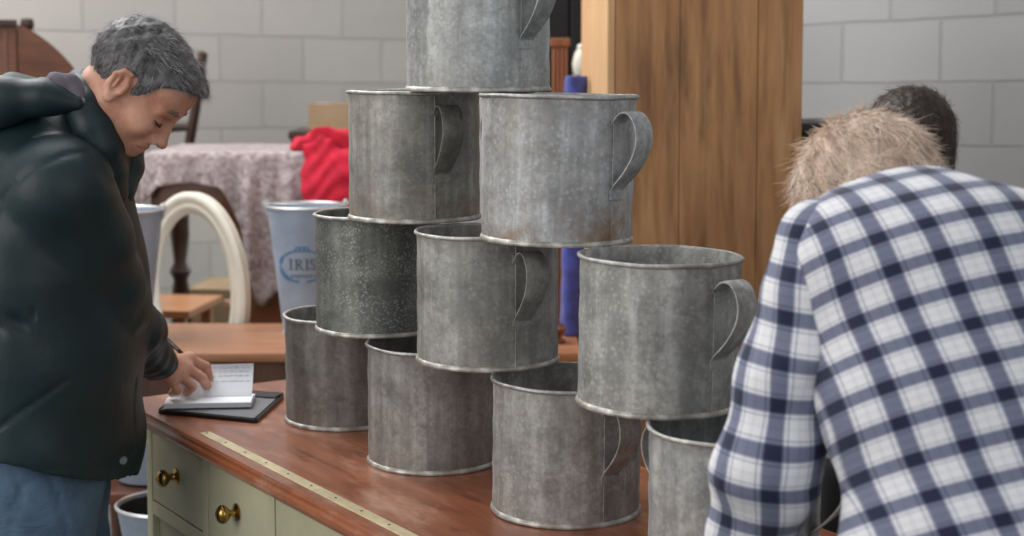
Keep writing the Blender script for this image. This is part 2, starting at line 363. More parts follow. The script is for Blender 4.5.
for i in range(14): mk('nail_head', G().lathe([(0, 0), (.0026, 0), (.002, .0008), (0, .001)], 8, (-.03+i*.09, -.2825, ZC+.0017)), M['dark'], st)
# ------------------------------------------------------------------ galvanised pots
def pot(x, y, z, D, H, phis, mat, label, tilt=0, taper=0.0, ez=None):
    r = D/2-.003; rb = r-taper
    t = thing('galvanised_pot', label, 'pot', (x, y, z), 0, 'pyramid of galvanised handled pots')
    t.rotation_euler = (0, math.radians(tilt), 0)
    g = G(); th = .0016; prof = [(0, .006), (rb*.5, .0062), (rb-.006, .006), (rb-.002, .004)]
    out = [(rb, .006)]
    for k in range(1, 13): out.append((rb+(r-rb)*k/12+.0006*math.sin(k*1.7+x*9), .006+(H-.012)*k/12))
    prof = [(0, .005), (rb-.004, .005)]+out+[(r+.001, H-.003), (r-th, H-.002)]+[(q[0]-th-.0005, q[1]) for q in out[::-1]]+[(rb-.006, .009), (0, .009)]
    g.lathe(prof, 72); mk('pot_body', g, mat, t, angle=50)
    # slightly dented rolled rim
    n = 72; vs = []; fs = []; m = 10; rr = .0034
    for i in range(n):
        a0 = 2*PI*i/n; dz = .0009*math.sin(3*a0+x*20)+.0006*math.sin(7*a0+y*5)
        for k in range(m):
            b0 = 2*PI*k/m; q = r+.0015+rr*math.cos(b0); vs.append((q*math.cos(a0), q*math.sin(a0), H-.0034+rr*math.sin(b0)+dz*.6))
    for i in range(n):
        for k in range(m): fs.append((i*m+k, ((i+1) % n)*m+k, ((i+1) % n)*m+(k+1) % m, i*m+(k+1) % m))
    mk('rim', G().add(vs, fs), M['rim%d' % (int(x*1000) % 2)], t, angle=70)
    mk('base_band', G().lathe([(rb-.002, .0), (rb+.0022, .0), (rb+.0032, .0018), (rb+.0028, .0045), (rb+.0004, .0085), (rb-.002, .0085)], 72, closed=True), M['rim1'], t, angle=60)
    for ph in phis:
        p = math.radians(ph); dr = Vector((math.sin(p), -math.cos(p), 0)); sd = Vector((math.cos(p), math.sin(p), 0))
        k = H/.22
        path = [(-.001, .180), (.004, .187), (.014, .195), (.027, .197), (.039, .190), (.047, .176), (.050, .160), (.047, .143), (.039, .127), (.026, .110), (.013, .097), (.002, .088), (-.0005, .082)]
        # smooth the path
        pts = []
        for i in range(len(path)-1):
            for q in range(3):
                u = q/3; pts.append(((path[i][0]*(1-u)+path[i+1][0]*u), (path[i][1]*(1-u)+path[i+1][1]*u)))
        pts.append(path[-1])
        for _ in range(3): pts = [pts[0]]+[((pts[i-1][0]+2*pts[i][0]+pts[i+1][0])/4, (pts[i-1][1]+2*pts[i][1]+pts[i+1][1])/4) for i in range(1, len(pts)-1)]+[pts[-1]]
        rr0 = r+.0005
        P3 = [dr*(rr0+a0)+Vector((0, 0, b0*k)) for a0, b0 in pts]
        nn = len(P3); wid = [.031+.009*math.sin(PI*min(1, i/nn*1.1)) for i in range(nn)]
        h = mk('handle', G().strap(P3, wid, .0022, sd), mat, t, angle=35)
        for zc_, hh in ((.190, .012), (.082, .014)):
            vs = []; fs = []
            for i in range(5):
                aa = p-PI/2+(i-2)*.034/r/4
                for zz in (zc_*k-hh, zc_*k):
                    for q in (rr0-.001, rr0+.0015): vs.append((q*math.cos(aa), q*math.sin(aa), zz))
            for i in range(4):
                b0 = i*4; fs += [(b0+1, b0+5, b0+7, b0+3), (b0, b0+2, b0+6, b0+4), (b0+2, b0+3, b0+7, b0+6), (b0, b0+4, b0+5, b0+1)]
            fs += [(0, 1, 3, 2), (16, 18, 19, 17)]; mk('fixing_tab', G().add(vs, fs), mat, h, smooth=False)
        g = G(); aa = p-PI/2-.012/r
        g.tube([((rr0+.0004)*math.cos(aa), (rr0+.0004)*math.sin(aa), zz) for zz in (.008, .03, .08, .15, H-.008)], .0009, 6)
        mk('seam', g, mat, h)
    return t
M['rim0'] = m_galv('rim_zinc', 31, .36, .1, .1, (1, 1, .98), .42, .8); M['rim1'] = m_galv('rim_zinc_pale', 32, .42, .25, .3, (1, 1, .95), .45, .7)
H1, H2, H3 = .215, .2195, .229
z1, z2, z3 = ZC+H1+.001, ZC+H1+H2+.002, ZC+H1+H2+H3+.003
def cpos(u, n=0): return (OC.x+.554*u+.832*n, OC.y-.832*u+.554*n)
G_ = lambda s, **k: m_galv('galvanised_zinc_%d' % s, s, **k)
b = cpos(0); pot(b[0], b[1], ZC+.001, .240, H1, [165], G_(1, tone=.21, rust=.35, tint=(1, .98, .93), rough=.48), 'dull brown-grey galvanised pot on the counter beside the notebook')
b = cpos(.378, -.016); pot(b[0], b[1], ZC+.001, .242, H1, [150], G_(2, tone=.25, rust=.3, tint=(1, .98, .94), rough=.5), 'brown-grey galvanised pot on the counter, second from the notebook in bottom row')
b = cpos(.764); pot(b[0], b[1], ZC+.001, .242, H1, [33], G_(3, tone=.31, rust=.3, speck=.3), 'open-topped grey galvanised pot on the counter, third from the notebook in bottom row', .5)
b = cpos(1.164); pot(b[0], b[1], ZC+.001, .242, H1, [58, 218], G_(4, tone=.34, rust=.12, speck=.2, tint=(.97, 1, 1)), 'nearest galvanised pot on the counter, partly hidden behind the checked sleeve')
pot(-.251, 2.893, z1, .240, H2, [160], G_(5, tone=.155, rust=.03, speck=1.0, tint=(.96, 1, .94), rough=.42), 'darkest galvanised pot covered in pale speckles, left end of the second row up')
pot(-.041, 2.584, z1, .243, H2, [29], G_(6, tone=.30, rust=.22, tint=(1, 1, .96), rough=.52), 'grey galvanised pot with handle facing front, middle of second row up')
pot(.213, 2.245, z1, .240, H2, [41], G_(7, tone=.36, rust=.16, speck=.3, tint=(.98, 1, .97), rough=.55), 'pale galvanised pot with loop handle beside checked shirt, right end of second row', .9)
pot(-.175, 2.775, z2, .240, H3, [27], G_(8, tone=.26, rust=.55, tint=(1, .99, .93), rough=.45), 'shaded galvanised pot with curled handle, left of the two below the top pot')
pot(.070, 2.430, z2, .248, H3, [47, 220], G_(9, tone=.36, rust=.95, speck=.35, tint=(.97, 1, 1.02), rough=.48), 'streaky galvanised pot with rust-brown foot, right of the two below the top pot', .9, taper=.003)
pot(-.057, 2.62, z3, .247, .225, [42], G_(10, tone=.35, rust=.2, speck=.3, tint=(.96, 1, 1.0), rough=.45), 'topmost galvanised pot of the pyramid, cut off by the top of the photo')
# ------------------------------------------------------------------ folder, notebook, pen
z0 = ZC+.0008
def slab(name, cs, za, zb, mat, parent=None, bev=.0):
    g = G(); n = len(cs); g.add([(c.x, c.y, za) for c in cs]+[(c.x, c.y, zb) for c in cs], [tuple(range(n))[::-1], tuple(range(n, 2*n))]+[(i, (i+1) % n, (i+1) % n+n, i+n) for i in range(n)])
    return mk(name, g, mat, parent, smooth=False)
fc = [onz(157, 414, ZC), onz(257, 424, ZC), onz(285, 398, ZC), onz(186, 391, ZC)]
o0 = fc[0].copy()
fo = thing('black_folder', 'black zip folder lying open under the notebook on the counter corner', 'folder', (fc[0]+fc[2])/2)
fo.location.z = ZC
L = lambda c: Vector((c.x-fo.location.x, c.y-fo.location.y, 0))
def rounded(cs, r=.012, k=5):
    out = []; n = len(cs)
    for i in range(n):
        p, a0, b0 = cs[i], (cs[i-1]-cs[i]).normalized(), (cs[(i+1) % n]-cs[i]).normalized()
        for j in range(k+1):
            t = j/k; out.append(p+a0*r*(1-t)**2+b0*r*t**2)
    return out
lc = [L(c) for c in fc]
slab('back_cover', rounded(lc), .001, .007, M['blackleather'], fo)
ins = [Vector((0, 0, 0))+c*.93 for c in lc]
slab('inner_pocket', rounded(ins, .008), .0071, .0095, M['ribbon'], fo)
slab('upper_flap', [c for c in (lc[2]*.98, lc[3]*.98, lc[3]*.9*.8+lc[0]*.18, lc[2]*.9*.8+lc[1]*.18)], .0096, .0125, M['blackleather'], fo)
g = G(); ring = rounded([c*.985 for c in lc]); g.tube([c+Vector((0, 0, .0075)) for c in ring]+[ring[0]+Vector((0, 0, .0075))], .0018, 6); mk('zip', g, M['black'], fo)
# notebook: stack of pages + curled raised leaf
nb0, nb1 = onz(164, 409, ZC+.012), onz(251, 407.5, ZC+.012); nd = (nb1-nb0).normalized(); nn_ = Vector((-nd.y, nd.x, 0)); wl_ = (nb1-nb0).length
nb = thing('notebook', 'open white notebook with a raised page, under the writing hand', 'notebook', (nb0.x, nb0.y, ZC+.0128), math.atan2(nd.y, nd.x))
g = G(); prof = []
for k in range(11):
    t = k/10; prof.append((t*.10, .010+.004*math.sin(PI*min(1, t*1.2))-.004*t))
poly = [(0, .0)]+[(p[0], p[1]) for p in prof]+[(.10, 0)]
g.extrude(poly, 0, wl_, 'x'); mk('page_block', g, M['paper'], nb, angle=30)
g = G(); leaf = []
for k in range(15):
    t = k/14; leaf.append((.052+.050*t+.016*math.sin(PI*t), .012+.056*math.sin(t*PI*.5)))
vs = []; fs = []
for s_, (yy, zz) in enumerate(leaf): vs += [(.004, yy, zz), (wl_*.985, yy, zz+.002), (wl_*.985, yy+.0006, zz+.0028), (.004, yy+.0006, zz+.0008)]
for s_ in range(14):
    for k in range(4): fs.append((s_*4+k, s_*4+(k+1) % 4, s_*4+4+(k+1) % 4, s_*4+4+k))
g.add(vs, fs+[(0, 1, 2, 3), (56, 59, 58, 57)]); mk('raised_page', g, M['paper'], nb, angle=60)
g = G(); random.seed(3)
for k in range(5):
    t = .30+.13*k; yy, zz = .052+.050*t+.016*math.sin(PI*t), .012+.056*math.sin(t*PI*.5)
    xx = wl_*.5
    while xx < wl_*.93:
        ll = random.uniform(.003, .010); g.box(xx, min(xx+ll, wl_*.95), yy-.0012, yy-.0004, zz+.0014, zz+.0022); xx += ll+random.uniform(.002, .006)
mk('pencil_notes', g, M['ink'], nb, smooth=False)
# ------------------------------------------------------------------ implicit surfaces for figures
def surfnet(fn, lo, hi, h):
    lo = np.array(lo, float); hi = np.array(hi, float); n = np.maximum(np.ceil((hi-lo)/h).astype(int)+1, 3)
    ax = [lo[i]+h*np.arange(n[i]) for i in range(3)]
    V = np.empty(n, np.float32)
    Yg, Zg = np.meshgrid(ax[1], ax[2], indexing='ij')
    step = max(1, int(400000/(n[1]*n[2])))
    for i0 in range(0, n[0], step):
        xs = ax[0][i0:i0+step]; P = np.empty((len(xs), n[1], n[2], 3)); P[..., 0] = xs[:, None, None]; P[..., 1] = Yg; P[..., 2] = Zg
        V[i0:i0+step] = fn(P.reshape(-1, 3)).reshape(len(xs), n[1], n[2])
    V[0] = V[-1] = 1; V[:, 0] = V[:, -1] = 1; V[:, :, 0] = V[:, :, -1] = 1
    S = V < 0; nc = n-1
    acc = np.zeros((*nc, 3)); cnt = np.zeros(nc)
    cs = [(a, b, c) for a in (0, 1) for b in (0, 1) for c in (0, 1)]
    sl = lambda A, c: A[c[0]:c[0]+nc[0], c[1]:c[1]+nc[1], c[2]:c[2]+nc[2]]
    for c in cs:
        for d in range(3):
            if c[d] == 0:
                e = list(c); e[d] = 1; a_, b_ = sl(V, c), sl(V, e); m = (a_ < 0) != (b_ < 0)
                den_ = a_-b_; den_ = np.where(np.abs(den_) < 1e-9, 1e-9, den_); t = np.clip(a_/den_, 0, 1)
                for k in range(3): acc[..., k] += np.where(m, c[k]+(t if k == d else 0), 0)
                cnt += m
    act = cnt > 0; idx = -np.ones(nc, int); idx[act] = np.arange(act.sum())
    I = np.argwhere(act); verts = lo+h*(I+acc[act]/cnt[act][:, None])
    faces = []
    for d in range(3):
        e, f_ = (d+1) % 3, (d+2) % 3
        A = [slice(None)]*3; B = [slice(None)]*3; A[d] = slice(0, -1); B[d] = slice(1, None)
        m = S[tuple(A)] != S[tuple(B)]; Q = np.argwhere(m)
        ok = (Q[:, e] > 0) & (Q[:, f_] > 0) & (Q[:, e] < nc[e]) & (Q[:, f_] < nc[f_]); Q = Q[ok]
        def cell(de, df): R = Q.copy(); R[:, e] += de; R[:, f_] += df; return idx[R[:, 0], R[:, 1], R[:, 2]]
        q = np.stack([cell(-1, -1), cell(0, -1), cell(0, 0), cell(-1, 0)], 1)
        ins = S[Q[:, 0], Q[:, 1], Q[:, 2]]; q[~ins] = q[~ins][:, ::-1]; faces.append(q)
    F_ = np.concatenate(faces); F_ = F_[(F_ >= 0).all(1)]
    return verts, F_
def ell(p, c, r, R=None):
    q = p-np.array(c)
    if R is not None: q = q@np.array(R)
    r = np.array(r if hasattr(r, '__len__') else (r, r, r)); k0 = np.linalg.norm(q/r, axis=1); k1 = np.linalg.norm(q/r**2, axis=1)+1e-9
    return k0*(k0-1)/k1
def cap(p, a, b, ra, rb, sc=None):
    a = np.array(a, float); b = np.array(b, float)
    if sc is not None: sc = np.array(sc); p = p*sc; a = a*sc; b = b*sc
    ab = b-a; t = np.clip(((p-a)@ab)/(ab@ab+1e-12), 0, 1); return np.linalg.norm(p-a-t[:, None]*ab, axis=1)-(ra+(rb-ra)*t)
def smin(a, b, k): h = np.clip(.5+.5*(b-a)/k, 0, 1); return b*(1-h)+a*h-k*h*(1-h)
def smax(a, b, k): return -smin(-a, -b, k)
def wob(p, f, s=0): return (np.sin(p[:, 0]*f+s)*np.cos(p[:, 1]*f*1.13+s*2)+np.sin(p[:, 2]*f*.91+s*3)*np.cos(p[:, 0]*f*1.31-s))*.5
def mesh_obj(name, parts, mat, parent, puv=None):
    g = G()
    vs = np.concatenate([q[0] for q in parts]); off = 0; fs = []
    for v_, f_ in parts: fs.append(f_+off); off += len(v_)
    fs = np.concatenate(fs); me = bpy.data.meshes.new(name); me.from_pydata(vs.tolist(), [], fs.tolist()); me.update()
    for p in me.polygons: p.use_smooth = True
    o = bpy.data.objects.new(name, me); C.collection.objects.link(o); me.materials.append(mat); o.parent = parent
    if puv is not None:
        at_ = me.attributes.new('puv', 'FLOAT_VECTOR', 'POINT'); at_.data.foreach_set('vector', puv(vs).astype(np.float32).ravel())
    return o
def head_frame(c, yaw, pitch, roll=0):   # columns: forward, left, up
    R = Matrix.Rotation(yaw, 3, 'Z') @ Matrix.Rotation(pitch, 3, 'Y') @ Matrix.Rotation(roll, 3, 'X')
    return np.array(R), np.array(c)
def head_sdf(q, male=True):
    d = ell(q, (-.008, 0, .030), (.092, .074, .084)); d = smin(d, ell(q, (.026, 0, -.030), (.064, .058, .084)), .03)
    d = smin(d, ell(q, (.055, 0, .045), (.036, .055, .045)), .03)
    aq = q.copy(); aq[:, 1] = np.abs(aq[:, 1])
    d = smin(d, cap(aq, (-.006, .050, -.050), (.056, .018, -.090), .018, .015), .03)
    d = smin(d, ell(q, (.075, 0, -.089), (.018, .021, .016)), .018)
    d = smin(d, cap(aq, (.083, .010, .015), (.070, .042, .013), .010, .009), .014)
    d = smin(d, ell(aq, (.058, .040, -.032), (.026, .020, .024)), .02)
    d = smax(d, -ell(aq, (.094, .031, -.009), (.017, .015, .010)), .012)
    d = smin(d, ell(aq, (.072, .031, -.010), (.0135, .0145, .0125)), .004)
    d = smin(d, cap(q, (.086, 0, .004), (.105, 0, -.038), .0075, .0105), .012)
    d = smin(d, ell(q, (.107, 0, -.042), (.012, .010, .009)), .006)
    d = smin(d, ell(aq, (.094, .012, -.046), (.011, .007, .008)), .005)
    d = smax(d, -ell(aq, (.102, .007, -.053), (.005, .0035, .004)), .003)
    d = smin(d, ell(q, (.079, 0, -.068), (.017, .027, .018)), .012)
    d = smin(d, cap(aq, (.094, .0, -.066), (.084, .020, -.070), .0045, .003), .005)
    d = smin(d, cap(aq, (.092, .0, -.076), (.083, .018, -.074), .0055, .003), .005)
    d = smax(d, -cap(aq, (.100, 0, -.0708), (.084, .026, -.0725), .0018, .0012), .003)
    d = smax(d, -cap(aq, (.098, .018, -.046), (.078, .034, -.070), .0016, .0016), .006)
    # ears
    e = ell(aq, (-.010, .076, -.010), (.019, .0085, .033)); e = smax(e, -ell(aq, (-.007, .087, -.006), (.0125, .011, .022)), .003)
    e = smin(e, cap(aq, (.006, .077, .002), (.006, .077, -.014), .004, .005), .004); e = smin(e, ell(aq, (-.004, .077, -.036), (.010, .006, .010)), .006)
    e = smin(e, chain(aq, [(-.002, .080, .022), (-.016, .081, .018), (-.024, .081, .002), (-.020, .081, -.016), (-.008, .080, -.030)], [.004, .0045, .0045, .004, .004], .003), .003); e = smin(e, cap(aq, (-.014, .080, .008), (-.010, .080, -.016), .0028, .0028), .002)
    return smin(d, e, .006)
def to_head(p, Rc): return (p-Rc[1])@Rc[0]
def hair_strands(name, verts, norms, mat, parent, n, length, width, flow, lift, seed, curl=0.0, spread=.24):
    rng = np.random.default_rng(seed); ids = rng.integers(0, len(verts), n); g = G(); V = []; F = []
    for i in ids:
        p = verts[i]+rng.normal(0, .0015, 3); nv = norms[i]; f = np.array(flow(p)); f = f-nv*(f@nv); f = f/(np.linalg.norm(f)+1e-6)
        f = f+rng.normal(0, spread, 3); L_ = length*rng.uniform(.6, 1.3); q = p-nv*.003; sd = np.cross(f, nv); sd /= np.linalg.norm(sd)+1e-6; b = len(V); cr = rng.uniform(-1, 1)*curl
        for s_ in range(5):
            t = s_/4; c_ = q+f*L_*t+nv*(lift*L_*(t-.55*t*t))+sd*cr*L_*math.sin(t*5); w_ = width*(1-.8*t)
            V += [c_-sd*w_, c_+sd*w_, c_+nv*w_]
            if s_:
                o_ = b+(s_-1)*3
                for k in range(3): F.append((o_+k, o_+(k+1) % 3, o_+3+(k+1) % 3, o_+3+k))
        F.append((b+12, b+13, b+14))
    me = bpy.data.meshes.new(name); me.from_pydata([tuple(v_) for v_ in V], [], F); me.update()
    o = bpy.data.objects.new(name, me); C.collection.objects.link(o); me.materials.append(mat); o.parent = parent; return o
def normals_of(me_o):
    me = me_o.data; v_ = np.empty(len(me.vertices)*3); me.vertices.foreach_get('co', v_); n_ = np.empty(len(me.vertices)*3)
    me.vertices.foreach_get('normal', n_); return v_.reshape(-1, 3), n_.reshape(-1, 3)
def chain(p, pts, rs, k=.02, sc=None):
    d = None
    for i in range(len(pts)-1):
        e = cap(p, pts[i], pts[i+1], rs[i], rs[i+1], sc); d = e if d is None else smin(d, e, k)
    return d
def T(v_): return np.array(v_)
def hand_sdf(p, J):
    B = J.get('f', 1.0); d = None
    def u(e, k=.008):
        nonlocal d; d = e if d is None else smin(d, e, k)
    u(cap(p, J['wrist0'], J['wrist'], .027, .025*B)); 
    for k in ('index', 'middle', 'ring', 'little'): u(cap(p, J['wrist'], J[k][0], .018*B, .0125*B), .012)
    u(cap(p, J['index'][0], J['little'][0], .0125, .0105), .010)
    for k, r in (('index', .0095), ('middle', .0095), ('ring', .009), ('little', .0078)):
        f_ = None
        for i in range(len(J[k])-1):
            e = cap(p, J[k][i], J[k][i+1], B*r*(1.05-.08*i), B*r*(1.0-.1*i)); f_ = e if f_ is None else smin(f_, e, .003)
        d = smin(d, f_, .004)
    t = J['thumb']; f_ = cap(p, t[0], t[1], .015, .0115); f_ = smin(f_, cap(p, t[1], t[2], .0115, .0092), .004); d = smin(d, f_, .007)
    return d
def shoe(name, x, y, mat, parent, dirv, ln=.27):
    dv = np.array([*dirv, 0.]); sd = np.array([-dv[1], dv[0], 0]); c = np.array([x, y, 0.])
    def fn(p):
        d = cap(p, c+dv*-.04+[0, 0, .05], c+dv*.16+[0, 0, .035], .045, .038); d = smin(d, cap(p, c+dv*-.04+[0, 0, .05], c+dv*-.02+[0, 0, .11], .045, .045), .02); return np.maximum(d, .002-p[:, 2])
    mesh_obj(name, [surfnet(fn, c+[-.27, -.27, -.02], c+[.27, .27, .18], .009)], mat, parent)
# ------------------------------------------------------------------ man in green jacket
man = thing('person', 'man with short grey hair in a dark green hooded jacket, writing in the notebook', 'person', (-.90, 2.86, 0))
def fin(objs, root):     # meshes are made in world space: move them into the root's space
    for o in objs:
        o.data.transform(Matrix.Translation(-Vector(root.location)))
P = lambda px, py, d: T(at(px, py, d))
HS, HC = head_frame(P(138, 84, 2.82), math.radians(-4), math.radians(48))
J = dict(f=1.12, wrist0=P(142, 352, 3.06), wrist=P(162, 366, 3.12),
         index=[P(189, 359, 3.18), P(206, 367, 3.19), P(209, 378, 3.20)],
         middle=[P(187, 368, 3.155), P(202, 378, 3.165), P(207, 386, 3.185)],
         ring=[P(181, 375, 3.135), P(192, 387, 3.14), P(187, 392, 3.16)],
         little=[P(171, 379, 3.12), P(177, 391, 3.12), P(172, 393, 3.14)],
         thumb=[P(172, 362, 3.18), P(190, 374, 3.215), P(205, 384, 3.21)])
sh_r, el_r, wr_r = P(60, 190, 2.72), P(98, 296, 2.84), P(158, 365, 3.10)
sh_l, el_l, wr_l = P(62, 168, 3.05), P(80, 290, 3.20), P(102, 372, 3.34)
hand_l = dict(wrist0=wr_l, wrist=P(106, 380, 3.35))
for k, dx, dy in (('index', 14, 6), ('middle', 14, 9), ('ring', 12, 12), ('little', 8, 14)):
    hand_l[k] = [P(106+dx*.6, 380+dy*.6, 3.35-.012*dx/8), P(106+dx, 380+dy+2, 3.33-.02*dx/8), P(106+dx-2, 380+dy+8, 3.31)]
hand_l['thumb'] = [P(110, 380, 3.32), P(116, 385, 3.29), P(120, 392, 3.27)]
neckb = P(84, 152, 2.86)
def man_skin(p):
    d = head_sdf(to_head(p, (HS, HC))); nk = HC+HS@np.array([-.028, 0, -.055])
    d = smin(d, cap(p, nk, neckb, .056, .062), .025)
    return d
parts = [surfnet(man_skin, HC-[.22, .14, .20], HC+[.16, .14, .15], .0024)]
parts.append(surfnet(lambda p: hand_sdf(p, J), J['wrist']-[.07, .07, .09], J['wrist']+[.14, .15, .07], .0022))
parts.append(surfnet(lambda p: hand_sdf(p, hand_l), hand_l['wrist']-[.07, .12, .10], hand_l['wrist']+[.12, .08, .07], .0035))
tor = [P(40, 470, 2.86), P(46, 380, 2.86), P(42, 260, 2.86), P(40, 185, 2.86)]
def man_core(p):
    d = chain(p, tor, [.075, .09, .10, .08], sc=(1, .85, 1)); d = smin(d, cap(p, sh_r, el_r, .045, .038), .03); d = smin(d, cap(p, el_r, wr_r, .038, .026), .02)
    d = smin(d, cap(p, sh_l, el_l, .045, .038), .03); d = smin(d, cap(p, el_l, wr_l, .038, .026), .02); d = smin(d, cap(p, neckb, tor[3], .05, .07), .03); return d
parts.append(surfnet(man_core, [-1.25, 2.5, .65], [-.55, 3.5, 1.6], .012))
body = mesh_obj('body', parts, M['skin'], man)
hipr, hipl = P(40, 475, 2.79), P(48, 475, 2.94)
footr, footl = np.array([-.90, 2.74, .08]), np.array([-.86, 2.98, .08])
def jeans(p):
    kr, kl = (hipr+footr)/2+[.02, 0, .03], (hipl+footl)/2+[.02, 0, .03]
    d = chain(p, [hipr, kr, footr], [.108, .080, .062], .03); d = smin(d, chain(p, [hipl, kl, footl], [.108, .080, .062], .03), .025)
    d = smin(d, cap(p, hipr, hipl, .108, .108), .04); d = d+.003*np.sin(p[:, 2]*70+p[:, 0]*30)*np.clip((1-p[:, 2])*1.2, .3, 1)
    for pts_ in ([(44, 474), (52, 500), (60, 545)], [(44, 476), (20, 488), (8, 512), (6, 545)], [(12, 476), (20, 500), (10, 530)]):
        for i in range(len(pts_)-1):
            a_ = P(*pts_[i], 2.66)[[0, 2]]; b_ = P(*pts_[i+1], 2.66)[[0, 2]]; ab = b_-a_; q = p[:, [0, 2]]-a_; t_ = np.clip(q@ab/(ab@ab), 0, 1); e = np.linalg.norm(q-t_[:, None]*ab, axis=1); d = d+.004*np.exp(-(e/.005)**2)*(p[:, 1] < 2.76)
    return np.maximum(d, .05-p[:, 2])
jn = mesh_obj('jeans', [surfnet(jeans, [-1.16, 2.55, .02], [-.6, 3.2, 1.0], .007)], M['denim'], man)
hemA, hemB = P(0, 461, 2.66), P(141, 477, 2.85)
def jacket(p):
    d = chain(p, [P(40, 620, 2.86), P(44, 440, 2.86), P(44, 350, 2.86), P(42, 270, 2.86), P(36, 190, 2.86)], [.176, .169, .168, .163, .132], .05, sc=(1, .74, 1))
    d = smin(d, cap(p, sh_r, sh_l, .085, .085), .06)
    d = smin(d, cap(p, P(52, 150, 2.86), P(88, 138, 2.86), .10, .078), .05)
    # front chest under the chin
    d = smin(d, cap(p, P(95, 190, 2.90), P(100, 300, 2.92), .060, .085), .06)
    ar = chain(p, [sh_r, (sh_r+el_r)/2+[.0, -.01, 0], el_r, (el_r+wr_r)/2, wr_r], [.098, .094, .084, .060, .040], .03)
    # sleeve folds
    t = p[:, 2]*58+p[:, 0]*36-p[:, 1]*22
    ar = ar+.0042*np.sin(t*.9+2.2*np.sin(p[:, 1]*12+p[:, 0]*9))*np.clip((1.36-p[:, 2])*4, 0, 1)
    tw = np.clip(((p-wr_r)@(el_r-wr_r))/((el_r-wr_r)@(el_r-wr_r)), 0, 1); ar = ar+.0022*np.sin(tw*55)*np.clip(1.1-tw, 0, 1)*(tw > .03)
    d = smin(d, ar, .010)
    al = chain(p, [sh_l, el_l, wr_l], [.088, .074, .055], .03); d = smin(d, al, .025)
    d = d+.004*np.sin(p[:, 2]*40+p[:, 0]*25+1.5*np.sin(p[:, 1]*12))*np.clip((1.15-p[:, 2])*3, 0, 1)*.8
    # collar opening around the neck
    d = smax(d, -cap(p, P(96, 122, 2.86), HC+HS@np.array([-.02, 0, -.03]), .068, .075), .012)
    # cuff end and hem
    ax = (wr_r-el_r)/np.linalg.norm(wr_r-el_r); near = np.linalg.norm(p-wr_r, axis=1) < .16
    d = np.where(near, np.maximum(d, (p-(wr_r+ax*.004))@ax), d)
    ax = (wr_l-el_l)/np.linalg.norm(wr_l-el_l); near = np.linalg.norm(p-wr_l, axis=1) < .12
    d = np.where(near & ((p-wr_l)@ax > 0) & (p[:, 1] > 3.2), np.maximum(d, (p-wr_l)@ax), d)
    hz = hemA[2]+(p[:, 0]-hemA[0])*(hemB[2]-hemA[2])/(hemB[0]-hemA[0])
    hz = hz-.008+.024*np.clip(1-((p[:, 0]+.80)/.17)**2, 0, 1)*(p[:, 1] < 2.86)
    d = smax(d, hz-p[:, 2], .003)
    ny = p[:, 1] < 2.84
    def groove(d, pts, dep=.0035, w_=.0045, side=ny):
        m = None
        for i in range(len(pts)-1):
            a_ = P(*pts[i], 2.72)[[0, 2]]; b_ = P(*pts[i+1], 2.72)[[0, 2]]; ab = b_-a_; q = p[:, [0, 2]]-a_; t_ = np.clip(q@ab/(ab@ab), 0, 1); e = np.linalg.norm(q-t_[:, None]*ab, axis=1); m = e if m is None else np.minimum(m, e)
        return d+dep*np.exp(-(m/w_)**2)*side
    d = groove(d, [(6, 212), (12, 198), (24, 184), (48, 166), (76, 153), (92, 151), (106, 168), (116, 190)])
    d = groove(d, [(0, 430), (30, 405), (66, 380), (78, 372)], .003); d = groove(d, [(119, 392), (119, 474)], .003); d = groove(d, [(-5, 450), (60, 457), (140, 467)], .002, .003)
    zz = P(0, 322, 2.72)[2]+.03*np.sin((p[:, 0]+1)*3); d = d+np.exp(-((p[:, 2]-zz)/.018)**2)*(.004+.003*np.sin(p[:, 0]*150+p[:, 2]*90))*(p[:, 0] < -.82)*ny
    return d
jk = mesh_obj('jacket', [surfnet(jacket, [-1.28, 2.48, .70], [-.58, 3.5, 1.62], .0056)], M['jacket'], man)
def hood(p):
    # hood lying flat on the shoulders, open towards the neck
    d = chain(p, [P(-30, 122, 2.80), P(6, 101, 2.75), P(46, 97, 2.745), P(78, 103, 2.745)], [.036, .038, .028, .014], .03)
    d = smin(d, chain(p, [P(-30, 122, 2.92), P(6, 101, 2.94), P(46, 98, 2.955), P(74, 100, 2.96)], [.036, .040, .032, .022], .03), .05)
    d = smin(d, cap(p, P(14, 86, 2.80), P(36, 88, 2.80), .026, .020), .03)
    d = smax(d, -cap(p, P(96, 78, 2.86), P(52, 74, 2.86), .062, .030), .012)
    return d+.0015*np.sin(p[:, 0]*30+p[:, 2]*60+1.5*np.sin(p[:, 1]*14))
hd = mesh_obj('hood', [surfnet(hood, [-1.15, 2.64, 1.34], [-.68, 3.08, 1.66], .0055)], M['jacket'], man)
def collar(p):
    q = p.copy(); q[:, 1] = 2.86-np.abs(p[:, 1]-2.86)      # same on both sides of the neck
    pts = [P(78, 76, 2.86), P(83, 78, 2.82), P(90, 88, 2.795), P(99, 104, 2.785), P(107, 126, 2.785), P(114, 148, 2.795), P(117, 170, 2.81), P(119, 190, 2.84)]
    d = chain(q, pts, [.014, .015, .015, .015, .015, .015, .014, .012], .01)
    pts = [P(72, 92, 2.86), P(77, 96, 2.80), P(84, 108, 2.775), P(93, 126, 2.77), P(101, 148, 2.77), P(107, 172, 2.79), P(110, 196, 2.83)]
    return smin(d, chain(q, pts, [.028, .032, .034, .034, .034, .032, .03], .01), .02)
co = mesh_obj('collar', [surfnet(collar, [-.98, 2.68, 1.26], [-.60, 3.04, 1.66], .0045)], M['jacket'], man)
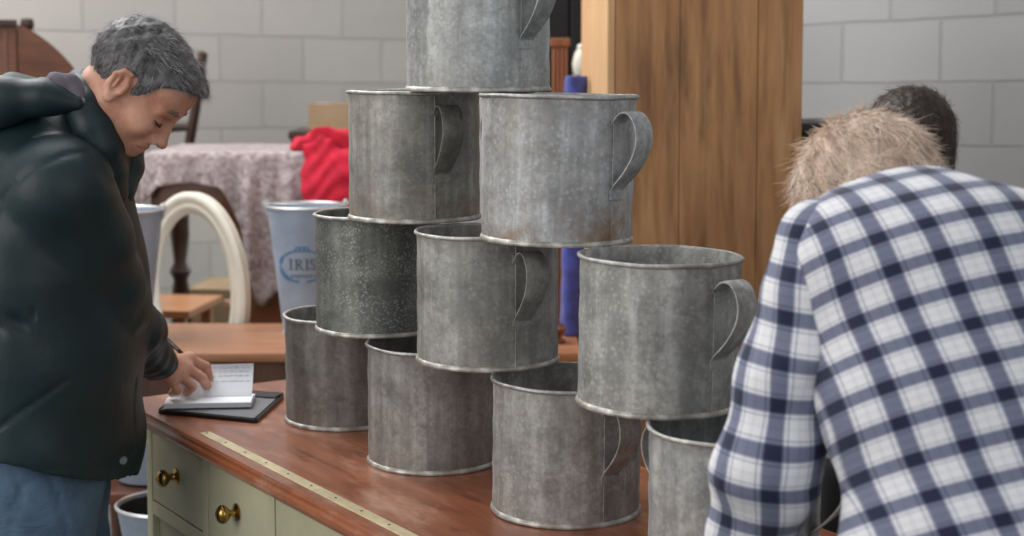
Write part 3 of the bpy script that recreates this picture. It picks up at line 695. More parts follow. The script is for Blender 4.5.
def lining(p):
    d = chain(p, [P(44, 92, 2.752), P(57, 86, 2.76), P(68, 88, 2.765), P(77, 98, 2.755), P(80, 102, 2.748)], [.012, .020, .020, .012, .005], .02); return d+.002*np.sin(p[:, 0]*160+p[:, 2]*90)
li = mesh_obj('hood_lining', [surfnet(lining, [-1.0, 2.70, 1.38], [-.64, 2.95, 1.66], .005)], M['lining'], man); li['label'] = 'mauve grey lining'
g = G(); g.lathe([(0, .006), (.005, .005), (.006, 0), (.005, -.004), (0, -.004)], 12, M=Matrix.Rotation(PI/2, 4, 'X')); mk('toggle', g, M['rubber'], man, loc=at(83, 101, 2.745)-man.location)
g = G(); g.lathe([(0, .003), (.006, .002), (.007, -.006), (0, -.006)], 12, M=Matrix.Rotation(PI/2, 4, 'X')); mk('popper', g, M['rubber'], man, loc=at(123, 461, 2.742)-man.location)
g = G(); cc = P(163, 352, 3.075)
for k in range(3): g.tube([cc+T((-.012, -.004, .012-.006*k)), cc+T((.0, -.008, .006-.006*k)), cc+T((.012, -.004, -.006-.006*k))], .004, 6)
cfs = mk('cuff_strap', g, M['black'], man)
# hair
def hairline(q):   # positive = keep
    x, y, z = q[:, 0], np.abs(q[:, 1]), q[:, 2]
    lim = np.interp(x, [-.11, -.075, -.045, -.028, -.012, .010, .016, .026, .045, .060, .08, .10], [-.048, -.052, -.040, -.012, .026, .024, -.016, -.012, .040, .056, .068, .072])
    return z-lim
def hairsdf(p):
    q = to_head(p, (HS, HC)); d = ell(q, (-.013, 0, .028), (.100, .0785, .088)); d = smin(d, ell(q, (.054, 0, .050), (.049, .067, .048)), .03)
    d = smin(d, ell(q, (.080, .006, .071), (.018, .034, .012)), .018)
    d = d+.0028*wob(q, 150)+.0016*wob(q, 330, 2)
    return np.maximum(d, -hairline(q)+.002*wob(q, 400, 1))
hr = mesh_obj('hair', [surfnet(hairsdf, HC-[.17]*3, HC+[.17]*3, .003)], M['greyhair'], man)
v_, n_ = normals_of(hr)
def flow_m(p):
    q = (np.array(p)-HC)@HS; side = abs(q[1]) > .05
    f = np.array([1.0, .25, -.1]) if q[2] > .06 else np.array([.25, 0, -1.0]) if q[0] < .0 else np.array([.5, 0, -.8]); return HS@f
qh = (v_-HC)@HS; ok = hairline(qh) > .006
st_ = hair_strands('hair_strands', v_[ok], n_[ok], M['greystrand'], hr, 8000, .017, .00045, flow_m, .16, 4)
def brow(p):
    q = to_head(p, (HS, HC)); q[:, 1] = np.abs(q[:, 1]); return chain(q, [(.093, .012, .017), (.092, .028, .022), (.083, .042, .020), (.072, .051, .013)], [.0035, .0042, .0035, .002], .003)+.001*wob(q, 600)
br = mesh_obj('eyebrows', [surfnet(brow, HC-[.13]*3, HC+[.13]*3, .0022)], M['browhair'], man)
las = []
for sg_ in (-1, 1):
    def lash(p):
        q = to_head(p, (HS, HC)); return chain(q, [(.086, .018*sg_, -.0125), (.0885, .031*sg_, -.0155), (.084, .041*sg_, -.0135), (.076, .047*sg_, -.010)], [.0012, .0020, .0018, .001], .002)
    lc_ = HC+HS@np.array([.084, .032*sg_, -.013]); las.append(mesh_obj('eyelashes', [surfnet(lash, lc_-[.03]*3, lc_+[.03]*3, .0012)], M['brownhair'], man))
fin([body, jn, jk, hd, co, li, cfs, hr, br, st_]+las, man)
shoe('shoe', -.90+.0, 2.74, M['shoe'], man, (1, -.05)); shoe('shoe', -.86, 2.98, M['shoe'], man, (1, .05))
fin([o for o in man.children if o.name.startswith('shoe')], man)
# pen, resting in the hand
pa, pb = at(164, 337, 3.19), at(212.5, 381.5, 3.235)
pen = thing('ballpoint_pen', 'slim black pen held in the writing hand over the notebook', 'pen', pb)
g = G(); dv = pa-pb; g.tube([dv*0, dv*.05, dv*.10, dv*.98, dv], [.0007, .0026, .0042, .0042, .003], 12); mk('barrel', g, M['black'], pen)
g = G(); g.tube([dv*.97+Vector((0, -.006, .003)), dv*.70+Vector((0, -.006, .003))], .0014, 6); mk('clip', g, M['rim1'], pen)
# ------------------------------------------------------------------ person in checked shirt
p2 = thing('person', 'person with sandy hair bending over in a blue and white checked shirt, seen from behind', 'person', (.52, 1.52, 0))
H2R, H2C = head_frame(P(868, 214, 1.96), math.radians(100), math.radians(40))
s2l, e2l, w2l = P(826, 256, 1.76), P(766, 470, 1.70), P(728, 640, 1.80)
s2r, e2r, w2r = P(1088, 282, 1.72), P(1135, 500, 1.64), P(1095, 680, 1.78)
nk2 = P(905, 240, 1.81)
up2, mid2, lo2 = P(950, 290, 1.735), P(982, 410, 1.66), P(1005, 560, 1.58)
pel = lo2+np.array([.01, -.05, -.16])
def p2_head(p):
    d = head_sdf(to_head(p, (H2R, H2C))); return smin(d, cap(p, H2C+H2R@np.array([-.035, 0, -.06]), nk2, .052, .06), .03)
def p2_core(p):
    d = chain(p, [nk2, up2, mid2, lo2, pel], [.06, .085, .085, .085, .09], .03, sc=(.7, 1, 1))
    for s_, e_, w_ in ((s2l, e2l, w2l), (s2r, e2r, w2r)): d = smin(d, cap(p, s_, e_, .036, .032), .03); d = smin(d, cap(p, e_, w_, .032, .022), .02)
    return d
def mkhand(w_, e_, side):
    ax = (w_-e_)/np.linalg.norm(w_-e_); sd = np.cross(ax, [0, 1, 0]); sd /= np.linalg.norm(sd); dn = np.cross(sd, ax)
    h_ = dict(wrist0=w_-ax*.03, wrist=w_+ax*.02)
    for k, s_, l_ in (('index', .024, .075), ('middle', .009, .082), ('ring', -.007, .076), ('little', -.022, .060)):
        b_ = w_+ax*.085+sd*s_*side; h_[k] = [b_, b_+ax*l_*.5-dn*.012, b_+ax*l_*.9-dn*.03]
    h_['thumb'] = [w_+ax*.03+sd*.022*side, w_+ax*.065+sd*.045*side-dn*.01, w_+ax*.09+sd*.05*side-dn*.02]; return h_
hl, hr_ = mkhand(w2l, e2l, 1), mkhand(w2r, e2r, -1)
parts = [surfnet(p2_head, H2C-[.17, .27, .20], H2C+[.17, .17, .17], .0036), surfnet(p2_core, [.1, 1.25, .60], [1.1, 2.05, 1.6], .013)]
for h_ in (hl, hr_): parts.append(surfnet(lambda p: hand_sdf(p, h_), h_['wrist']-[.10, .13, .22], h_['wrist']+[.10, .13, .06], .0035))
b2 = mesh_obj('body', parts, M['skin'], p2)
# shirt torso
sx_ = 1/1.45
def shirt(p):
    d = chain(p, [up2+[.0, 0, .0], mid2, lo2, pel+[0, 0, .06]], [.122, .110, .106, .116], .05, sc=(sx_, 1.0, 1.0))
    d = smin(d, cap(p, s2l+[.03, 0, .0], s2r-[.03, 0, 0], .066, .066), .06)
    d = smin(d, cap(p, up2, nk2, .11, .075), .05)
    d = smin(d, cap(p, P(862, 246, 1.80), P(930, 232, 1.80), .060, .066), .04)
    f = .004*np.sin(p[:, 0]*38+p[:, 2]*46+2*np.sin(p[:, 2]*9))*np.clip((1.3-p[:, 2])*2.5, 0, 1)
    d = d+f; d = smax(d, -cap(p, H2C, nk2+[0, .07, .03], .07, .05), .015); return np.maximum(d, .72-p[:, 2])
def puv_torso(v_):
    # cloth lies over the curved back: arc lengths across and down it
    c = T(up2); x = v_[:, 0]-c[0]; z = v_[:, 2]-c[2]; y = v_[:, 1]-c[1]
    a_ = .19*np.arctan2(x, .19-np.clip(y+.12, 0, .16)*.0); a_ = .21*np.arcsin(np.clip(x/.235, -.98, .98))*1.05
    b_ = z+.45*y; rot = math.radians(16); r1 = math.radians(12); b_ = b_*1.2
    return np.stack([a_*math.cos(r1)+b_*math.sin(r1), -a_*math.sin(rot)*1.1+b_*math.cos(rot), 0*x], 1)
sh = mesh_obj('shirt', [surfnet(shirt, [.12, 1.28, .70], [1.12, 2.05, 1.58], .0075)], M['plaid'], p2, puv_torso)
def sleeve_fn(s_, e_, w_):
    m_ = (s_+e_)/2
    def fn(p):
        d = chain(p, [s_, m_, e_, w_], [.064, .0555, .056, .044], .03)
        ax = (w_-s_)/np.linalg.norm(w_-s_); t = (p-s_)@ax
        d = d+.003*np.sin(t*75+6*p[:, 0]*8)+.0022*np.sin(t*41+p[:, 1]*50)
        return np.maximum(d, (p-w_)@((w_-e_)/np.linalg.norm(w_-e_)))
    return fn
def puv_sleeve(s_, e_, w_, off):
    ax = (w_-s_)/np.linalg.norm(w_-s_); sd = np.cross(ax, [0, 1, 0]); sd /= np.linalg.norm(sd); bk = np.cross(sd, ax)
    def f(v_):
        # centre line bends at the elbow
        t = (v_-s_)@ax; L1 = (e_-s_)@ax; te = np.clip(t/L1, 0, 1)[:, None]; tw = np.clip((t-L1)/((w_-s_)@ax-L1), 0, 1)[:, None]
        c = s_+(e_-s_)*te+(w_-e_)*tw; q = v_-c; a_ = np.arctan2(q@sd, q@bk*np.sign(-bk[1]+1e-6) if False else -(q[:, 1]))
        rr = math.radians(-9); A = a_*.056; t = t*1.12; return np.stack([A*math.cos(rr)+t*math.sin(rr)+off, -A*math.sin(rr)+t*math.cos(rr), 0*t], 1)
    return f
sl1 = mesh_obj('sleeve', [surfnet(sleeve_fn(s2l, e2l, w2l), [.10, 1.55, .85], [.50, 2.0, 1.52], .006)], M['plaid'], p2, puv_sleeve(s2l, e2l, w2l, .01))
sl2 = mesh_obj('sleeve', [surfnet(sleeve_fn(s2r, e2r, w2r), [.50, 1.45, .85], [.90, 2.0, 1.52], .008)], M['plaid'], p2, puv_sleeve(s2r, e2r, w2r, .02))
f2l, f2r = np.array([.46, 1.50, .08]), np.array([.70, 1.48, .08])
def jeans2(p):
    hl_, hr2 = pel+[-.075, 0, -.02], pel+[.075, 0, -.02]; d = None
    for h_, f_ in ((hl_, f2l), (hr2, f2r)):
        e = chain(p, [h_, (h_+f_)/2+[0, .03, 0], f_], [.098, .072, .055], .03); d = e if d is None else smin(d, e, .02)
    return np.maximum(smin(d, cap(p, hl_, hr2, .11, .11), .03), .05-p[:, 2])
jn2 = mesh_obj('trousers', [surfnet(jeans2, [.25, 1.2, .02], [1.0, 1.8, 1.05], .012)], M['darkcoat'], p2)
def hair2(p):
    q = to_head(p, (H2R, H2C)); d = ell(q, (-.012, 0, .028), (.106, .090, .096)); d = smin(d, ell(q, (-.05, 0, -.03), (.055, .062, .055)), .03)
    d = d+.004*wob(q, 95)+.0026*wob(q, 210, 2)
    keep = q[:, 2]-np.interp(q[:, 0], [-.1, -.03, .02, .06, .1], [-.085, -.06, -.02, .04, .065]); return np.maximum(d, -keep)
hr2 = mesh_obj('hair', [surfnet(hair2, H2C-[.18]*3, H2C+[.18]*3, .0036)], M['blond'], p2)
v_, n_ = normals_of(hr2)
def flow_2(p):
    q = (np.array(p)-H2C)@H2R; a_ = math.atan2(q[1], q[0]+.03); return H2R@np.array([math.cos(a_)-.6, math.sin(a_)*1.4, -.7])
st2 = hair_strands('hair_strands', v_, n_, M['blondstrand'], hr2, 12000, .028, .0007, flow_2, .04, 9, .10, .2)
fin([b2, sh, sl1, sl2, jn2, hr2, st2], p2)
shoe('shoe', .46, 1.50, M['shoe'], p2, (-.2, .98)); shoe('shoe', .70, 1.48, M['shoe'], p2, (.1, .99)); fin([o for o in p2.children if o.name.startswith('shoe')], p2)
# ------------------------------------------------------------------ dark-haired person behind
p3 = thing('person', 'person with short dark brown hair, mostly hidden behind the checked shirt', 'person', (.83, 3.1, 0))
H3R, H3C = head_frame(P(909, 150, 3.0), math.radians(112), math.radians(16))
nk3 = H3C+np.array([.01, -.02, -.19]); hp3 = np.array([.80, 3.06, .78])
def p3_head(p):
    d = head_sdf(to_head(p, (H3R, H3C))); return smin(d, cap(p, H3C+H3R@np.array([-.03, 0, -.06]), nk3, .055, .062), .03)
s3 = [(H3C+np.array([sx*.19, .0, -.27])) for sx in (-1, 1)]; w3 = [(H3C+np.array([sx*.24, .10, -.80])) for sx in (-1, 1)]; e3 = [(H3C+np.array([sx*.26, -.03, -.54])) for sx in (-1, 1)]
def coat3(p):
    d = chain(p, [H3C+[0, .0, -.27], H3C+[0, 0, -.45], hp3+[0, 0, .1]], [.125, .115, .12], .05, sc=(.72, 1, 1)); d = smin(d, cap(p, s3[0], s3[1], .07, .07), .05)
    d = smin(d, cap(p, nk3+[0, 0, -.02], nk3+[0, 0, .025], .078, .072), .03)
    for i in (0, 1): d = smin(d, chain(p, [s3[i], e3[i], w3[i]], [.065, .055, .042], .03), .02)
    return d
def tro3(p):
    d = None
    for sx in (-1, 1):
        h_ = hp3+[sx*.085, 0, 0]; f_ = np.array([hp3[0]+sx*.1, 3.06, .06]); e = chain(p, [h_, (h_+f_)/2, f_], [.10, .075, .06], .03); d = e if d is None else smin(d, e, .02)
    return np.maximum(d, .04-p[:, 2])
def p3_core(p):
    d = cap(p, nk3, H3C+[0, 0, -.5], .05, .08)
    for i in (0, 1): d = smin(d, chain(p, [H3C+[0, 0, -.27], s3[i], e3[i], w3[i]], [.04, .036, .032, .024], .02), .02)
    return d
parts = [surfnet(p3_head, H3C-[.15, .15, .24], H3C+[.15, .15, .15], .0045), surfnet(p3_core, H3C-[.36, .2, .86], H3C+[.36, .3, -.1], .011)]
for i in (0, 1):
    h_ = mkhand(w3[i], e3[i], -1 if i else 1); parts.append(surfnet(lambda p: hand_sdf(p, h_), h_['wrist']-[.12, .12, .2], h_['wrist']+[.12, .16, .08], .0045))
b3 = mesh_obj('body', parts, M['skin'], p3)
c3 = mesh_obj('coat', [surfnet(coat3, H3C-[.40, .25, .85], H3C+[.40, .25, -.05], .011)], M['darkcoat'], p3)
t3 = mesh_obj('trousers', [surfnet(tro3, [.5, 2.85, .0], [1.12, 3.3, .95], .014)], M['darkcoat'], p3)
def hair3(p):
    q = to_head(p, (H3R, H3C)); d = ell(q, (-.010, 0, .032), (.099, .080, .090)); d = smin(d, ell(q, (-.045, 0, -.035), (.045, .055, .05)), .03); d = d+.002*wob(q, 200)
    keep = q[:, 2]-np.interp(q[:, 0], [-.1, -.04, -.03, .0, .012, .03, .06, .1], [-.075, -.075, -.03, .025, -.015, .01, .055, .07]); return np.maximum(d, -keep)
hr3 = mesh_obj('hair', [surfnet(hair3, H3C-[.15]*3, H3C+[.15]*3, .004)], M['brownhair'], p3); v_, n_ = normals_of(hr3)
st3 = hair_strands('hair_strands', v_, n_, M['brownstrand'], hr3, 3200, .017, .0006, lambda p: H3R@np.array([.3, .2, -.8]) if ((np.array(p)-H3C)@H3R)[2] < .06 else H3R@np.array([1, .2, .3]), .8, 6)
fin([b3, c3, t3, hr3, st3], p3)
shoe('shoe', hp3[0]-.1, 3.06, M['shoe'], p3, (0, 1)); shoe('shoe', hp3[0]+.1, 3.06, M['shoe'], p3, (0, 1)); fin([o for o in p3.children if o.name.startswith('shoe')], p3)
# ------------------------------------------------------------------ pine wardrobe
wd0 = at(615, 100, 4.05); wdx1 = at(803, 100, 4.05).x; WW = wdx1-wd0.x
wa = thing('pine_wardrobe', 'tall waxed pine wardrobe with stained side and pale sunlit front edge, behind the counter', 'wardrobe', (wd0.x, 4.05, 0), math.radians(1.0))
zb = .0; g = G(); nb_ = 4; tw = 2.35
xs = [0, .19*WW/.5, .33*WW/.5*1.0, WW*.78, WW]; xs = [0, WW*.345, WW*.76, WW]
for i in range(3): g.box(xs[i]+.0008, xs[i+1]-.0008, 0, .02, .02, tw, .0012)
mk('side_panel', g, M['pine'], wa, smooth=False)
g = G(); g.box(-.02, -.001, .0, .11, .02, tw, .002); g.box(-.02, -.001, .99, 1.10, .02, tw, .002); g.box(-.02, -.001, .11, .99, tw-.12, tw, .002); g.box(-.02, -.001, .11, .99, .02, .16, .002)
mk('front_frame', g, M['pine_lit'], wa, smooth=False)
dr = mk('wardrobe_door', G().box(-.018, -.004, .113, .987, .163, tw-.123, .002), M['pine_lit'], wa, smooth=False)
mk('door_knob', G().lathe([(0, 0), (.012, 0), (.008, .01), (.018, .022), (.012, .034), (0, .036)], 20, M=Matrix.Rotation(-PI/2, 4, 'Y')), M['brown'], dr, loc=(-.018, .18, 1.1))
g = G().box(0, WW, .02, 1.10, .02, .05); g.box(0, WW, .02, 1.1, tw-.03, tw); g.box(WW-.02, WW, .02, 1.1, .05, tw-.03); g.box(0, .02-.001, .022, 1.1, .05, tw-.03); g.box(0, WW, 1.08, 1.1, .05, tw-.03)
mk('wardrobe_carcass', g, M['pine'], wa, smooth=False)
mk('cornice', G().box(-.05, WW+.03, -.03, 1.13, tw, tw+.06, .01), M['pine'], wa, smooth=False)
for lx, ly in ((.03, .03), (WW-.03, .03), (.03, 1.07), (WW-.03, 1.07)): mk('foot', G().lathe([(0, 0), (.02, 0), (.028, .012), (.02, .022), (0, .022)], 16), M['pine'], wa, loc=(lx, ly, 0))
# ------------------------------------------------------------------ long brown table behind the counter
yf = onz(220, 353, .76).y; yb = onz(220, 323, .76).y
tb = thing('long_table', 'long brown wooden table behind the counter, carrying the printed buckets', 'table', (-.58, (yf+yb)/2, 0))
hw = .78; hd_ = (yb-yf)/2
mk('table_top', G().box(-hw, hw, -hd_, hd_, .732, .76, .006), M['tabletop'], tb, angle=30)
g = G(); g.box(-hw+.06, hw-.06, -hd_+.03, -hd_+.05, .60, .732); g.box(-hw+.06, hw-.06, hd_-.05, hd_-.03, .60, .732); g.box(-hw+.06, -hw+.08, -hd_+.03, hd_-.03, .60, .732); g.box(hw-.08, hw-.06, -hd_+.03, hd_-.03, .60, .732)
mk('apron', g, M['under'], tb, smooth=False)
for sx in (-1, 1):
    for sy in (-1, 1):
        mk('leg', G().lathe([(0, 0), (.02, 0), (.026, .05), (.02, .09), (.03, .3), (.034, .48), (.022, .53), (.034, .56), (.034, .733), (0, .733)], 18), M['under'], tb, loc=(sx*(hw-.09), sy*(hd_-.06), 0))
# ------------------------------------------------------------------ florist buckets
def fbucket(px, py_base, d, label, text):
    base = onz(px, py_base, .76) if d is None else at(px, py_base, d)
    t = thing('florist_bucket', label, 'bucket', base, 0, 'tall printed galvanised buckets')
    sc = base.y/4.7; rt, rb, H = .118*sc, .072*sc, .395*sc
    g = G(); out = [(rb+(rt-rb)*k/8, .006+(H-.006)*k/8) for k in range(9)]
    g.lathe([(0, .004), (rb, .004)]+out+[(q[0]-.002, q[1]) for q in out[::-1]]+[(0, .010)], 56); mk('bucket_body', g, M['bucket'], t, angle=50)
    vs = G().lathe([(rt-.003, H-.004), (rt+.004, H-.004), (rt+.005, H), (rt+.003, H+.004), (rt-.002, H+.004), (rt-.004, H)], 56, closed=True); mk('rim', vs, M['bucketrim'], t, angle=70)
    mk('foot_ring', G().lathe([(rb-.004, 0), (rb+.003, 0), (rb+.006, .006), (rb+.003, .014), (rb-.003, .014)], 48, closed=True), M['bucketrim'], t, angle=60)
    for sx in (-1, 1):
        mk('ear', G().tube([(sx*(rt-.001), 0, H-.03), (sx*(rt+.004), 0, H-.01), (sx*(rt+.010), 0, H+.006), (sx*(rt+.004), 0, H+.02), (sx*(rt-.004), 0, H+.012)], .004, 8), M['bucketrim'], t)
    g = G(); pts = []
    for k in range(21):
        a0 = PI*k/20; pts.append(((rt+.014)*math.cos(a0), -(rt+.010)*math.sin(a0)*.35+.0, H+.012-.004*math.sin(a0)))
    g.tube(pts, .0022, 6); mk('wire_handle', g, M['bucketrim'], t)
    # printed emblem wrapped on the cone
    def wrapv(x, z, e=.0007):
        r = rb+(rt-rb)*z/H+e; a0 = x/r; return (r*math.sin(a0), -r*math.cos(a0), z)
    zc_ = H*.56
    def stroke(g, pts, wd):
        vs = []; fs = []; n = len(pts)
        for i, (x, z) in enumerate(pts):
            dx = pts[min(i+1, n-1)][0]-pts[max(i-1, 0)][0]; dz = pts[min(i+1, n-1)][1]-pts[max(i-1, 0)][1]; l_ = math.hypot(dx, dz)+1e-9; nx, nz = -dz/l_*wd/2, dx/l_*wd/2
            for e in (.0001, .0008): vs += [wrapv(x+nx, z+nz, e), wrapv(x-nx, z-nz, e)]
        for i in range(n-1):
            b = i*4; fs += [(b+2, b+3, b+7, b+6), (b, b+4, b+5, b+1), (b, b+2, b+6, b+4), (b+1, b+5, b+7, b+3)]
        fs += [(0, 1, 3, 2), (n*4-4, n*4-2, n*4-1, n*4-3)]; g.add(vs, fs)
    g = G()
    A, Bz = .078*sc, .048*sc
    for k0, k1, wd in ((100, 178, .005), (182, 262, .007), (2, 80, .005), (278, 358, .006), (196, 236, .014), (150, 172, .012), (8, 30, .012), (310, 340, .012)):
        stroke(g, [(A*math.cos(math.radians(a0)), zc_+Bz*math.sin(math.radians(a0))) for a0 in np.linspace(k0, k1, 9)], wd*sc)
    for cx in (-.012, .0, .012): stroke(g, [(cx*sc+.008*sc*math.cos(a0), zc_+.052*sc+.007*sc*math.sin(a0)) for a0 in np.linspace(0, 2*PI, 9)], .004*sc)
    mk('emblem', g, M['printblue'], t, smooth=False)
    if text:
        g = G(); x = -.040*sc; hgt = .030*sc; z0_ = zc_-.010*sc; W_ = .0045*sc
        def I(x): stroke(g, [(x, z0_), (x, z0_+hgt)], W_*1.15); stroke(g, [(x-.006*sc, z0_), (x+.006*sc, z0_)], W_*.6); stroke(g, [(x-.006*sc, z0_+hgt), (x+.006*sc, z0_+hgt)], W_*.6)
        I(-.036*sc); I(-.018*sc)
        stroke(g, [(-.018*sc, z0_+hgt*.97), (-.010*sc, z0_+hgt), (-.004*sc, z0_+hgt*.88), (-.003*sc, z0_+hgt*.73), (-.008*sc, z0_+hgt*.55), (-.018*sc, z0_+hgt*.5)], W_*.8)
        stroke(g, [(-.011*sc, z0_+hgt*.52), (-.005*sc, z0_+hgt*.2), (.001*sc, z0_), (.003*sc, z0_)], W_)
        I(.014*sc)
        stroke(g, [(.041*sc, z0_+hgt*.80), (.037*sc, z0_+hgt*.98), (.030*sc, z0_+hgt), (.025*sc, z0_+hgt*.85), (.027*sc, z0_+hgt*.65), (.036*sc, z0_+hgt*.42), (.041*sc, z0_+hgt*.22), (.037*sc, z0_+hgt*.03), (.030*sc, z0_), (.024*sc, z0_+hgt*.18)], W_*.9)
        random.seed(8); xx = -.036*sc; zz = zc_-.034*sc
        while xx < .034*sc:
            stroke(g, [(xx, zz+random.uniform(-.003, .003)*sc), (xx+.002*sc, zz+.009*sc), (xx+.005*sc, zz+.001*sc), (xx+.007*sc, zz+.008*sc)], W_*.55); xx += .0115*sc
        mk('lettering', g, M['printgrey'], t, smooth=False)
    return t
fbucket(307.5, 334, None, 'pale blue-grey florist bucket printed IRIS inside a blue emblem, on the long table', True)
fbucket(126, 338, None, 'pale blue-grey florist bucket between the green jacket and the oval mirror', False)
# bucket on the floor between man and counter, with another behind it
def pail(loc, label, rt=.125, rb=.09, H=.30):
    t = thing('pale_pail', label, 'bucket', loc, 0)
    out = [(rb+(rt-rb)*k/8, .004+(H-.004)*k/8) for k in range(9)]
    mk('bucket_body', G().lathe([(0, .004), (rb, .004)]+out+[(q[0]-.002, q[1]) for q in out[::-1]]+[(0, .008)], 48), M['bucket'], t, angle=50)
    mk('rim', G().lathe([(rt-.003, H-.004), (rt+.004, H-.004), (rt+.005, H), (rt, H+.004), (rt-.004, H)], 48, closed=True), M['bucketrim'], t, angle=70)
    mk('inner_shade', G().lathe([(0, .010), (rb-.003, .010)]+[(q[0]-.0026, q[1]) for q in out[1:-1]]+[(rt-.0045, H-.008)], 48), M['black'], t, angle=50)  # dark inner skin: shade inside the pail put into its colour
    return t
# low brown bench behind, carrying one pail
bp = at(150, 505, 3.55)
st_t = bp.z
bp = at(166, 503, 3.62); st_t = bp.z
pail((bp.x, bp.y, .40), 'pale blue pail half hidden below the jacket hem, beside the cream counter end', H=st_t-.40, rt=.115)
def bench(loc, w_, d_, h_, label, mat, name='low_bench', cat='bench', rz=0):
    t = thing(name, label, cat, loc, rz)
    mk('seat_board', G().box(-w_/2, w_/2, -d_/2, d_/2, h_-.03, h_, .004), mat, t, smooth=False)
    for sx in (-1, 1):
        for sy in (-1, 1): mk('leg', G().box(sx*(w_/2-.05)-.02, sx*(w_/2-.05)+.02, sy*(d_/2-.04)-.02, sy*(d_/2-.04)+.02, 0, h_-.03, .003), mat, t, smooth=False)
    g = G(); g.box(-w_/2+.07, w_/2-.07, -.01, .01, h_*.3, h_*.3+.04)
    for sx in (-1, 1): g.box(sx*(w_/2-.05)-.01, sx*(w_/2-.05)+.01, -d_/2+.06, d_/2-.06, h_*.3, h_*.3+.04)
    mk('stretcher', g, mat, t, smooth=False); return t
bench((bp.x-.0, bp.y, 0), .30, .30, .399, 'low dark bench under the pale pail beside the counter end', M['under'])
bq = at(142, 481, 4.05)
pb2 = at(150, 441, 4.05)
bench((bq.x-.05, 4.1, 0), .5, .34, bq.z, 'reddish brown stool behind the pale pail, beside the counter end', M['brown'], 'stool', 'stool')
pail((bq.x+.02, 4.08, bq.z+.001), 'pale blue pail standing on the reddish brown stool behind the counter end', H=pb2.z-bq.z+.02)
# ------------------------------------------------------------------ oval mirror and what it reflects
MC = at(195, 292, 5.12); MPSI = math.radians(33); nrm = Vector((-math.sin(MPSI), -math.cos(MPSI), 0))
# local frame: x = width, z = up, -y = facing
mi = thing('oval_mirror', 'oval mirror in a wide cream moulded frame, standing behind the long table', 'mirror', (MC.x, MC.y, MC.z), -MPSI)
ra, rz_ = .199/math.cos(MPSI), .334
prof = [(0, .0), (.002, .016), (-.006, .024), (-.018, .026), (-.026, .018), (-.030, .017), (-.036, .020), (-.044, .019), (-.050, .011), (-.058, .009), (-.062, .003), (-.062, -.01), (0, -.012)]
n = 96; vs = []; fs = []
for i in range(n):
    a0 = 2*PI*i/n; nx, nz = math.cos(a0)/ra, math.sin(a0)/rz_; l_ = math.hypot(nx, nz); nx /= l_; nz /= l_
    for o_, h_ in prof: vs.append((ra*math.cos(a0)+nx*o_*1.18, -h_, rz_*math.sin(a0)+nz*o_*1.18))
m = len(prof)
for i in range(n):
    for k in range(m): fs.append((i*m+k, ((i+1) % n)*m+k, ((i+1) % n)*m+(k+1) % m, i*m+(k+1) % m))
mk('mirror_frame', G().add(vs, fs), M['white_paint'], mi, angle=50)
g = G(); vs = [((ra-.055)*math.cos(2*PI*i/n), -.002, (rz_-.055)*math.sin(2*PI*i/n)) for i in range(n)]+[((ra-.055)*math.cos(2*PI*i/n), .004, (rz_-.055)*math.sin(2*PI*i/n)) for i in range(n)]
g.add(vs, [tuple(range(n)), tuple(range(2*n-1, n-1, -1))]+[(i, (i+1) % n, (i+1) % n+n, i+n) for i in range(n)]); mk('mirror_glass', g, M['mirror'], mi, smooth=False)
mb = thing('low_chest', 'low dark chest under the oval mirror', 'chest', (MC.x+.02, MC.y+.06, 0), -MPSI); mh = MC.z-rz_-.003
mk('chest_body', G().box(-.25, .25, -.10, .12, .03, mh-.03, .004), M['under'], mb, smooth=False); mk('lid', G().box(-.26, .26, -.11, .13, mh-.03, mh-.0015, .004), M['under'], mb, smooth=False)
for sx in (-1, 1): mk('foot', G().box(sx*.2-.03, sx*.2+.03, -.09, .11, 0, .03), M['under'], mb, smooth=False)
def refl(v_): v_ = Vector(v_); dd_ = (v_-MC).dot(nrm); return v_-2*dd_*nrm
# ------------------------------------------------------------------ chairs
def turned(h, r, n=14):
    pr = [(0, 0)]; ks = [(.0, .7), (.08, 1), (.14, .55), (.17, 1.05), (.21, .6), (.45, 1.0), (.55, 1.1), (.66, .7), (.70, 1.1), (.74, .65), (.86, .95), (1, .95)]
    return pr+[(r*b, h*a0) for a0, b in ks]+[(0, h)]
def armchair(loc, rz, label, arms=True, mat=None, grp=None, name='wooden_armchair'):
    mat = mat or M['dark']; t = thing(name, label, 'chair', loc, rz, grp)
    mk('seat', G().box(-.24, .24, -.22, .22, .42, .455, .012), mat, t, angle=30)
    for sx in (-1, 1):
        mk('leg', G().lathe(turned(.42, .02), 14), mat, t, loc=(sx*.20, -.18, 0))
        mk('leg', G().tube([(sx*.19, .19, 0), (sx*.19, .19, .44), (sx*.19, .25, .75), (sx*.185, .29, 1.0)], [.016, .019, .018, .014], 10), mat, t)
        if arms:
            mk('armrest', G().tube([(sx*.19, .24, .68), (sx*.22, .05, .675), (sx*.24, -.12, .68), (sx*.245, -.19, .665)], [.012, .018, .021, .022], 10), mat, t)
            mk('arm_support', G().lathe(turned(.215, .016), 12), mat, t, loc=(sx*.235, -.15, .455))
    mk('crest_rail', G().extrude([(-.20, .90), (-.20, .965), (-.1, 1.0), (0, 1.01), (.1, 1.0), (.20, .965), (.20, .90), (0, .915)], .265, .295), mat, t, smooth=False)
    mk('back_rail', G().box(-.19, .19, .20, .222, .56, .60, .004), mat, t, smooth=False)
    for k in (-2, -1, 0, 1, 2): mk('spindle', G().tube([(k*.06, .212, .59), (k*.06, .24, .75), (k*.06, .278, .93)], [.007, .011, .007], 8), mat, t)
    mk('stretcher', G().tube([(-.2, -.17, .15), (.2, -.17, .15)], .011, 8).tube([(-.2, -.17, .2), (-.19, .19, .2)], .011, 8).tube([(.2, -.17, .2), (.19, .19, .2)], .011, 8), mat, t)
    return t
